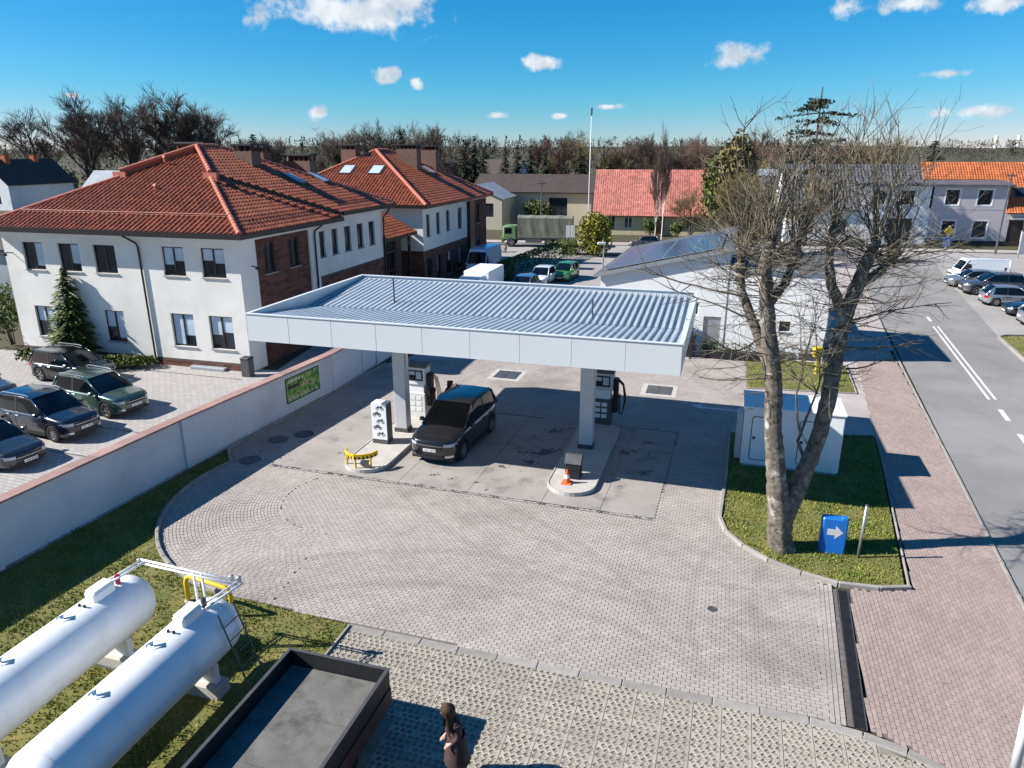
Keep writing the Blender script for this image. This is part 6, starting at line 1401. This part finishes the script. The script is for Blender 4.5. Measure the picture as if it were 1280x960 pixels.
def bare_tree(x, y, h, k, lab, group, tm='twig_far', bm='bark_far', z=-.05, wid=1.0, rz=None):
    key = (k, tm, bm)
    if key not in _pm: _pm[key] = (protos[k][0].mesh('trunk', M[bm]), protos[k][1].mesh('crown', M[tm]))
    t = thing('bare_tree', lab, 'tree', (x,y,z), rt_.uniform(0,6.28) if rz is None else rz, group); t.scale = (h/9.5*wid,h/9.5*wid,h/9.5)
    for nm, me in zip(('trunk','crown'), _pm[key]):
        o = bpy.data.objects.new(nm, me); col.objects.link(o); o.parent = t
rt_ = random.Random(15)
def sector(x):
    return 'above the left end of the office roof' if x < -95 else 'rising behind the office roof ridge' if x < -55 else 'on the skyline between the two office roofs' if x < -22 else 'behind the far office block' if x < -3 else 'behind the lorry and workshops' if x < 14 else 'behind the red-roofed cottage' if x < 34 else 'behind the big pollarded tree' if x < 62 else 'at the right skyline'
names_ = {}
def uniq(base, x):
    return base+' '+sector(x)
BT = []
for (x,y,h,k,w_) in ((-128,180,20.5,0,1),(-122,196,19,1,1),(-112,200,21,2,1.1),(-106,192,22.5,0,1.1),(-101,200,22,1,1),(-97,196,22,3,1),(-92,204,22.5,2,1.2),(-87,198,23,0,1.2),(-82,200,21,1,1.1),(-79,206,18,3,1),(-117,210,16,3,1.2),(-72,215,13,1,1),(-66,205,14,2,1),(-60,190,13,0,1),(-47,185,14.5,3,.9),(-44,190,15,2,.8),(-40,186,14.5,0,.9),(-34,200,16.5,1,1),(-31,195,15.5,3,1),(-28,200,16,0,1),(-23,195,17,2,.9),(-19,190,15,1,.8),(-16,180,13,3,1),(-12,185,13.5,0,.9)):
    BT.append((x,y,h,k,w_,'twig_far'))
for i in range(34):
    px = rt_.uniform(8,70); yy = rt_.uniform(150,230); BT.append((px*yy/170-4,yy,rt_.uniform(8.5,12.5)*yy/190+1.5,rt_.randint(0,3),rt_.uniform(.8,1.2),rt_.choice(('twig_far','twig_red','twig_red','twig_olive'))))
for i in range(16): BT.append((rt_.uniform(30,62),rt_.uniform(112,150),rt_.uniform(8.5,12.5),rt_.randint(0,3),rt_.uniform(.9,1.3),rt_.choice(('twig_olive','twig_olive','twig_red'))))
ORD = 'first second third fourth fifth sixth seventh eighth ninth tenth eleventh twelfth thirteenth fourteenth fifteenth sixteenth seventeenth eighteenth'.split()
fam = {}
for q in BT:
    key = (('tall bare grey tree ' if q[2] > 18 else 'reddish bare tree ' if q[5] == 'twig_red' else 'olive-brown bare tree ' if q[5] == 'twig_olive' else 'bare brown tree '), sector(q[0])); fam.setdefault(key, []).append(q)
for (kd, sec), L0 in fam.items():
    L0.sort(key=lambda q: q[0]/q[1])
    for i, (x,y,h,k,w_,tm) in enumerate(L0): bare_tree(x,y,h,k,kd+sec+(', '+ORD[i]+' from the left' if len(L0) > 1 else ''),kd+sec if len(L0) > 1 else None,tm,wid=w_*1.35)
# birch trunks before the cottage
bare_tree(17.6,90.6,11.6,2,'slender white birch standing in front of the red-roofed cottage',None,'twig_far','birch',wid=.36)
bare_tree(18.9,93.0,12.6,0,'second taller white birch right beside the first before the cottage',None,'twig_far','birch',wid=.34)
for (x,y,h,lab) in ((21.0,86.0,6.5,'bare shrubby tree left of the pollarded tree beyond the garage roof'),(23.5,80.0,8.0,'olive bare tree behind the garage, left of centre trunk'),(27.0,84.0,9.0,'dense olive bare tree behind the garage roof'),(31.0,80.0,8.5,'bare tree between garage and slate-roofed house'),(26.0,76.0,7.0,'low tangled bare tree just behind the garage')):
    bare_tree(x,y,h,rt_.randint(0,3),lab,None,'twig_olive',wid=1.3)
# ---------------------------------------------------------------- conifers
def conifer_mesh(h, rad, seed, layers=34, dark=True, leaf=.5, power=.85):
    rr = random.Random(seed); b = MB()
    for j in range(layers):
        f = j/(layers-1); z = h*(.06+.93*f); R0 = rad*(1-f)**power+.05*rad; n = max(4,int(16*(1-f)+5))
        for k in range(n):
            a_ = rr.uniform(0,6.28); L_ = R0*rr.uniform(.65,1.12); dx, dy = math.cos(a_), math.sin(a_)
            steps = max(2,int(L_/leaf/.55)+1)
            for s in range(steps):
                q = L_*(s+.6)/steps; p = Vector((dx*q,dy*q,z-q*.28+rr.uniform(-.1,.1)*leaf)); w_ = leaf*rr.uniform(.5,1.0)
                sd = Vector((-dy,dx,rr.uniform(-.3,.3)))*w_*.5; fw = Vector((dx,dy,rr.uniform(-.5,.1)))*w_*.9; k0 = len(b.v)
                b.v += [tuple(p-fw*.4),tuple(p+sd),tuple(p+fw),tuple(p-sd)]; b.f.append((k0,k0+1,k0+2,k0+3)); b.m.append(0)
    return b
cm = {}
def conifer(x, y, h, rad, lab, group=None, m='needle', k=0, name='conifer'):
    key = (k,m)
    if key not in cm:
        b = conifer_mesh(10,2.6,50+k,leaf=.62); me = b.mesh('crown', M[m]); a_ = me.attributes.new('tone','FLOAT_COLOR','FACE'); rr = random.Random(k); buf = []
        for _ in me.polygons: t_ = rr.uniform(.55,1.6); buf += [t_,t_,t_*.9,1]
        a_.data.foreach_set('color', buf); cm[key] = (me, MB().tube([(0,0,0),(0,0,9.5)],[.2,.03],6).mesh('trunk', M['bark_far']))
    t = thing(name, lab, 'tree', (x,y,-.05), rt_.uniform(0,6), group); t.scale = (rad/2.6,rad/2.6,h/10)
    for nm, me in zip(('crown','trunk'), cm[key]): o = bpy.data.objects.new(nm, me); col.objects.link(o); o.parent = t
conifer(-51.5,152,14.5,4.6,'dark spruce peeking over the first office roof',k=0)
for i,(x,y,h,rad,lab) in enumerate(((-23.5,160,15.3,3.6,'dark conifer right of the far office chimneys'),(-20.5,162,13,3.2,'second dark conifer right of the far office chimneys'),(-17.8,158,11.5,3.0,'shorter dark conifer right of the far office chimneys'),
    (-10.5,166,14.6,2.8,'tallest spruce left of the workshops'),(-8.3,168,15.5,3.0,'spruce next to the tallest, left of the workshops'),(-6.3,165,13,3.2,'broad spruce of the group left of the workshops'),(-1.5,172,13.2,2.8,'dark spruce above the light grey workshop roof'),(1.2,170,13.6,3.0,'dark spruce above the brown workshop roof, left'),(4.2,172,13.4,3.0,'dark spruce above the brown workshop roof, middle'),(7.5,168,12.8,3.0,'dark spruce above the brown workshop roof, right'),
    (14.5,160,12.8,4.0,'broad dark pine behind the thin mast'),(19.5,150,10.5,3.6,'dark bushy pine above the cottage ridge, left'),(25.0,158,10.8,3.6,'green pine above the cottage ridge, right'),(71,128,13.0,5.0,'dark green conifer left of the orange roof'),(66,132,10.5,4.5,'shorter dark conifer left of the orange roof'),(38.0,104,14.2,1.9,'dark conifer top rising through the pollarded crown'))):
    conifer(x,y,h*(1 if x < -11 or x > 30 else .93),rad,lab,None,'needle',i%3)
# layered cedar-like crown behind the tree
t = thing('cedar_tree', 'dark flat-tiered conifer silhouetted above the pollarded crown', 'tree', (36.6,92,-.05)); b = MB(); c = MB(); rr = random.Random(9)
b.tube([(0,0,0),(.1,0,9),(.0,0,18.6)],[.35,.22,.05],7).build('trunk', M['bark_far'], t)
for z,L_ in ((17.6,1.2),(16.9,2.0),(16.3,3.6),(15.3,2.8),(14.0,4.2),(12.6,3.2),(11.2,3.6),(9.4,3.4)):
    for k in range(5):
        a_ = rr.uniform(0,6.28); L_ = L_*rr.uniform(.75,1.2); d_ = Vector((math.cos(a_),math.sin(a_),rr.uniform(-.12,.35))); pts = [Vector((0,0,z-.6))+d_*(L_*q/4)+Vector((0,0,-.06*q*q*.25)) for q in range(5)]
        c.tube(pts,[.07,.06,.05,.04,.02],4,cap=False)
        for q in pts[1:]:
            for _ in range(13): leafq(c, q+Vector((rr.uniform(-.5,.5),rr.uniform(-.5,.5),rr.uniform(-.12,.22))), rr, .20)
o = c.build('crown', M['needle'], t); set_tone(o,1,.4,1.2,3)
# spruce before the office and its shrubs
t = thing('spruce', 'bushy light green cone-shaped spruce in front of the office windows', 'tree', (-25.0,40.2,0)); b = conifer_mesh(5.3,1.65,77,95,leaf=.21,power=.75)
o = b.build('crown', M['needle_light'], t); set_tone(o,1,.45,1.6,7,.08); MB().tube([(0,0,0),(0,0,5.0)],[.1,.02],6).build('trunk', M['bark_far'], t)
def bush(x, y, rx, ry, h, lab, m='leaf_bush', n=900, s=.10, seed=1, name='bush', rz=0, z=0, group=None, box=False):
    t = thing(name, lab, 'hedge' if name == 'hedge' else 'bush', (x,y,z), rz, group); rr = random.Random(seed); b = MB(); lob = [(rr.uniform(-.5,.5)*rx,rr.uniform(-.5,.5)*ry,rr.uniform(.35,.7)*h,rr.uniform(.45,.75)) for _ in range(9)]
    for _ in range(n):
        if box: 
            p = Vector((rr.uniform(-rx,rx),rr.uniform(-ry,ry),h*rr.random()))
            f = rr.randint(0,2); p[f] = (rx,ry,h)[f]*(1 if f == 2 or rr.random() < .5 else -1)+rr.gauss(0,.04)
        else:
            l = rr.choice(lob); d_ = rdir(rr); q = rr.uniform(.6,1.05)*l[3]; p = Vector((l[0]+d_.x*rx*q, l[1]+d_.y*ry*q, max(.03,l[2]+d_.z*h*.5*q)))
        leafq(b, p, rr, s)
    o = b.build('foliage', m if not isinstance(m,str) else M[m], t); set_tone(o,1,.5,1.6,seed,.05)
    st = MB()
    for k in range(6): st.tube([(rr.uniform(-.1,.1),rr.uniform(-.1,.1),0),(rr.uniform(-.5,.5)*rx,rr.uniform(-.5,.5)*ry,h*.8)],[.04,.015],4)
    st.build('stems', M['bark_far'], t); return t
bush(-26.2,39.6,1.9,1.0,.8,'low spreading green juniper left of the cone spruce','leaf_bush',1600,.11,1)
bush(-21.8,38.4,2.3,1.0,.75,'low spreading green juniper right of the cone spruce','leaf_bush',1800,.11,2)
bush(-25.4,37.6,.7,.5,.9,'small bush with red berries behind the black estate','red_leaf',260,.07,3)
bush(-30.9,43.4,1.5,1.6,4.2,'dark green hedge shrub at the left edge of the office','needle_light',1700,.13,4)
bush(9.6,83.5,2.0,2.2,4.8,'large rounded yellow-green shrub at the end of the hedge','leaf_yellow',4200,.20,5)
bush(8.7,84.0,1.5,1.6,3.2,'darker lower half of the shrub group by the hedge end','needle_light',1800,.18,15)
bush(3.0,75.0,.9,9.5,1.7,'long clipped dark green hedge behind the white hatchback','needle_light',5200,.12,6,'hedge',R(-22),box=True)
bush(7.6,84.6,1.7,.8,1.0,'low yellow-green hedge along the street before the lorry','leaf_yellow',1200,.13,7,'hedge',R(-10),box=True)
bush(-2.0,86.5,1.3,.7,.9,'small reddish hedge at the street corner by the van','twig_red',500,.1,8,'hedge',R(-10),box=True)
bush(4.4,117,2.6,2.0,4.6,'loose green bush against the workshop wall','leaf_bush',1500,.22,9)
bush(29.2,99.0,3.6,2.8,14.2,'tall dense olive-brown tree mass left of the pollarded crown','twig_olive',5200,.34,33)
bush(27.4,100.5,2.4,2.4,11.5,'dark green lower shrub mass beside the tall olive-brown tree','needle_light',2400,.30,34)
bush(19.3,103.2,1.3,1.2,2.7,'round clipped dark bush beside the cottage door','needle_light',900,.16,10)
bush(22.8,101.5,1.2,1.2,2.4,'rounded olive bush right of the cottage door','leaf_bush',700,.16,11)
bush(9.9,41.6,.45,.4,2.6,'narrow olive cypress column at the canopy right corner','leaf_yellow',700,.09,12)
TX = (-128,-120,-112,-104,-96,-88,-80,-72,-64,-46,-40,-34,-29,-22,-15,-11,-7,-3,29,33,37,41,47,52,58)
cntr = {}
for i, x in enumerate(TX):
    y = rt_.uniform(176,196) if x < -60 else rt_.uniform(128,172) if x < 20 else rt_.uniform(104,118); sec = sector(x); tot = sum(sector(q) == sec for q in TX); cntr[sec] = cntr.get(sec,-1)+1
    bush(x,y,rt_.uniform(3,5)*(1.5 if x < -60 else 1),2.5,rt_.uniform(3.5,6.5)*(1.5 if x < -60 else 1),'brown thicket of scrub '+sec+(', '+ORD[cntr[sec]]+' from the left' if tot > 1 else ''),'twig_olive' if i%3 else 'twig_red',1500,.42,60+i,'shrub',group='brown thickets of scrub')
# ---------------------------------------------------------------- far woods as one mass
rr = random.Random(5); b = MB(); cols = []
for i in range(1500):
    y = rr.choice((rr.uniform(240,420),rr.uniform(420,900),rr.uniform(900,1700))); x = rr.uniform(-.86,.86)*y
    if x/y > .42 and y < 420: continue
    kk = min(1,(y-220)/1500.); gz = kk*(14+7*math.sin(x*.0016+1.2)+6*math.sin(x*.004+y*.002))-min(1,(y-220)/600)*2
    h = rr.uniform(7,14.5)*(1 if y < 600 else 1.2); w_ = h*.36; ev = rr.random() < .2; c_ = rr.uniform(.6,1.3)
    for k in range(46):
        f = rr.random(); ww = w_*(math.sin(math.pi*min(1,.15+f*.85))**.6 if not ev else (1-f)); p = Vector((x+rr.gauss(0,.5)*ww, y+rr.gauss(0,.5)*ww, gz+h*f)); L_ = h*rr.uniform(.06,.14); d_ = Vector((rr.gauss(0,.45),rr.gauss(0,.3),1)).normalized()*L_; s_ = Vector((rr.uniform(.5,1),rr.uniform(-.5,.5),0)).normalized()*h*.012*(1.8 if ev else 1.0)*(1+y/900); k0 = len(b.v)
        b.v += [tuple(p-s_),tuple(p+s_),tuple(p+d_)]; b.f.append((k0,k0+1,k0+2)); b.m.append(0); t_ = c_*rr.uniform(.7,1.3)
        cols += [t_*(.35 if ev else 1), t_*(.75 if ev else 1), t_*(.5 if ev else 1), 1]
mat('far_twigs', (.085,.062,.048), .95, .2, .01, attr=True)
o = b.build('far_wood', M['far_twigs']); o['kind'] = 'stuff'; tag(o,'distant brown and green woodland along the whole horizon','woodland'); a_ = o.data.attributes.new('tone','FLOAT_COLOR','FACE'); a_.data.foreach_set('color', cols)
# small fallen leaves and litter on the paving
b = MB(); rr = random.Random(71)
for _ in range(420):
    x, y = rr.uniform(-8,12), rr.uniform(11,30)
    if inpoly(x,y,FORE) or inpoly(x,y,GRIDP) or inpoly(x,y,PINK):
        k0 = len(b.v); a_ = rr.uniform(0,6.28); s_ = rr.uniform(.008,.03)
        for q in range(3): b.v.append((x+math.cos(a_+q*2.1)*s_*rr.uniform(.5,1.3), y+math.sin(a_+q*2.1)*s_, .007+rr.random()*.01))
        b.f.append((k0,k0+1,k0+2)); b.m.append(0)
o = b.build('leaf_litter', M['soil']); o['kind'] = 'stuff'; tag(o, 'scattered dead leaf specks on the paving', 'litter')
# ================================================================== PEOPLE
def skin_body(name, verts, edges, rads, m, parent, sub=2):
    me = bpy.data.meshes.new(name); me.from_pydata(verts, edges, []); o = bpy.data.objects.new(name, me); col.objects.link(o); o.parent = parent
    me.materials.append(m); sm = o.modifiers.new('skin','SKIN'); sm.use_smooth_shade = True
    for i, q in enumerate(rads): me.skin_vertices[0].data[i].radius = (q if isinstance(q,tuple) else (q,q)); me.skin_vertices[0].data[i].use_root = (i == 0)
    ss = o.modifiers.new('sub','SUBSURF'); ss.levels = sub; ss.render_levels = sub
    return o
def person(label, x, y, rz, coat, long_hair, bow, z=0):
    t = thing('person', label, 'person', (x,y,z), rz)              # faces local -x
    V_ = [(0,0,.95),(0,0,1.12),(-.01,0,1.30),(-.03,0,1.42),(-.06,0,1.50),(-.10*bow,0,1.56),
          (-.02,.17,1.38),(-.03,.235,1.14),(-.13,.15,.97),(-.02,-.17,1.38),(-.03,-.235,1.14),(-.13,-.15,.97),
          (0,.10,.88),(.0,.11,.50),(.02,.11,.09),(0,-.10,.88),(-.03,-.11,.50),(-.04,-.11,.09),(-.14,.11,.05),(-.20,-.11,.05)]
    E_ = [(0,1),(1,2),(2,3),(3,4),(4,5),(3,6),(6,7),(7,8),(3,9),(9,10),(10,11),(0,12),(12,13),(13,14),(0,15),(15,16),(16,17),(14,18),(17,19)]
    Rr = [(.15,.17),(.13,.15),(.13,.17),(.11,.15),.06,.055,.075,.06,.045,.075,.06,.045,.11,.075,.05,.11,.075,.05,.04,.04]
    body = skin_body('body', V_, E_, Rr, coat, t)
    # coat skirt
    b = MB(); b_r = []
    for z_,rx,ry in ((1.05,.16,.20),(.85,.19,.24),(.60,.22,.26),(.42,.25,.28)): b_r.append([(rx*math.cos(2*math.pi*k/20)+.01,ry*math.sin(2*math.pi*k/20)*(1+.05*math.sin(k*2.5)),z_) for k in range(21)])
    b.grid(b_r, flip=True).build('coat_skirt', coat, t, smooth=True)
    # head with face
    hx = -.13*bow-.02; hz = 1.66-.02*bow
    b = MB(); rows = []
    for i in range(11):
        f = math.pi*i/10; rows.append([(hx+(.098*math.sin(f))*math.cos(a_)*(1.12 if math.cos(a_) < 0 else 1)-(.02 if math.cos(f) < -.2 else 0), .076*math.sin(f)*math.sin(a_), hz+.118*math.cos(f)) for a_ in [2*math.pi*k/16 for k in range(17)]])
    b.grid(rows, flip=True); b.tube([(hx-.105,0,hz+.01),(hx-.128,0,hz-.025)],[.010,.017],6)
    hd = b.build('head', M['skin'], t, smooth=True)
    for s in (1,-1):
        MB().lathe([(.012,-.006),(.012,.006)],8,(hx-.100,s*.032,hz+.012)).build('eye', M['dark'], hd); MB().lathe([(.02,-.03),(.024,.0),(.016,.03)],8,(hx+.01,s*.078,hz-.005)).build('ear', M['skin'], hd)
    MB().box(hx-.112,-.022,hz-.062,hx-.10,.022,hz-.054).build('mouth', M['ridge'], hd)
    # hair
    b = MB(); rows = []; drop = .46 if long_hair else .10
    for i in range(12):
        f = i/11; zz = hz+.135-(.135+drop)*f**1.0; row = []
        rad = (.128 if f < .4 else .118)*math.sin(min(1,f*6.5)*math.pi/2)*(1.0 if f < .45 else 1.0+.28*(f-.45)); 
        for k in range(33):
            a_ = R(-140+280*k/32) if f > .36 else R(-180+360*k/32)
            row.append((hx-.004+rad*math.cos(a_)*(1.05+.09*math.sin(k*2.6+i*.5))+(.055*f if long_hair else 0), rad*math.sin(a_)*(1+.08*math.sin(k*2.6+.7)), zz+(.05*math.sin(k*1.9) if i == 11 else 0)))
        rows.append(row)
    b.grid(rows, flip=True).build('hair', M['hair'], t, smooth=True)
    # hands: palm and five fingers each
    for s in (1,-1):
        h = MB(); c_ = Vector((-.175,s*.125,.945)); h.tube([(-.13,s*.15,.97),c_,c_+Vector((-.05,-s*.01,-.02))],[.028,.036,.030],8)
        for k in range(4):
            p_ = c_+Vector((-.05,-s*.01+(k-1.5)*.017,-.02)); L_ = (.055,.07,.066,.05)[k]; h.tube([p_,p_+Vector((-L_*.55,0,-.015)),p_+Vector((-L_*.75,0,-.045))],[.010,.009,.006],6)
        h.tube([c_+Vector((0,-s*.025,0)),c_+Vector((-.03,-s*.055,-.005)),c_+Vector((-.06,-s*.06,-.02))],[.012,.011,.007],6); h.build('hand', M['skin'], t, smooth=True)
    for s,xo in ((1,-.05),(-1,-.11)): MB().bbox(xo-.15,s*.11-.045,0,xo+.10,s*.11+.045,.09,.02).build('shoe', M['dark'], t)
    return t
person('woman with long brown hair in a dark brown coat at the lower edge', -1.06, 10.95, R(25), M['coat'], True, 1.0)
mat('coat_dark', (.012,.012,.014), .8, .2, 8)
person('person in dark clothes bending at the pump behind the black SUV', -2.85, 30.55, R(160), M['coat_dark'], False, .7)
# ------------------------------------------------------------------ every tone-reading mesh needs the attribute
for me in bpy.data.meshes:
    if 'tone' not in me.attributes and me.polygons and any(m_ and any(n_.type == 'ATTRIBUTE' for n_ in m_.node_tree.nodes) for m_ in me.materials):
        a_ = me.attributes.new('tone','FLOAT_COLOR','FACE'); a_.data.foreach_set('color',[1.]*4*len(me.polygons))
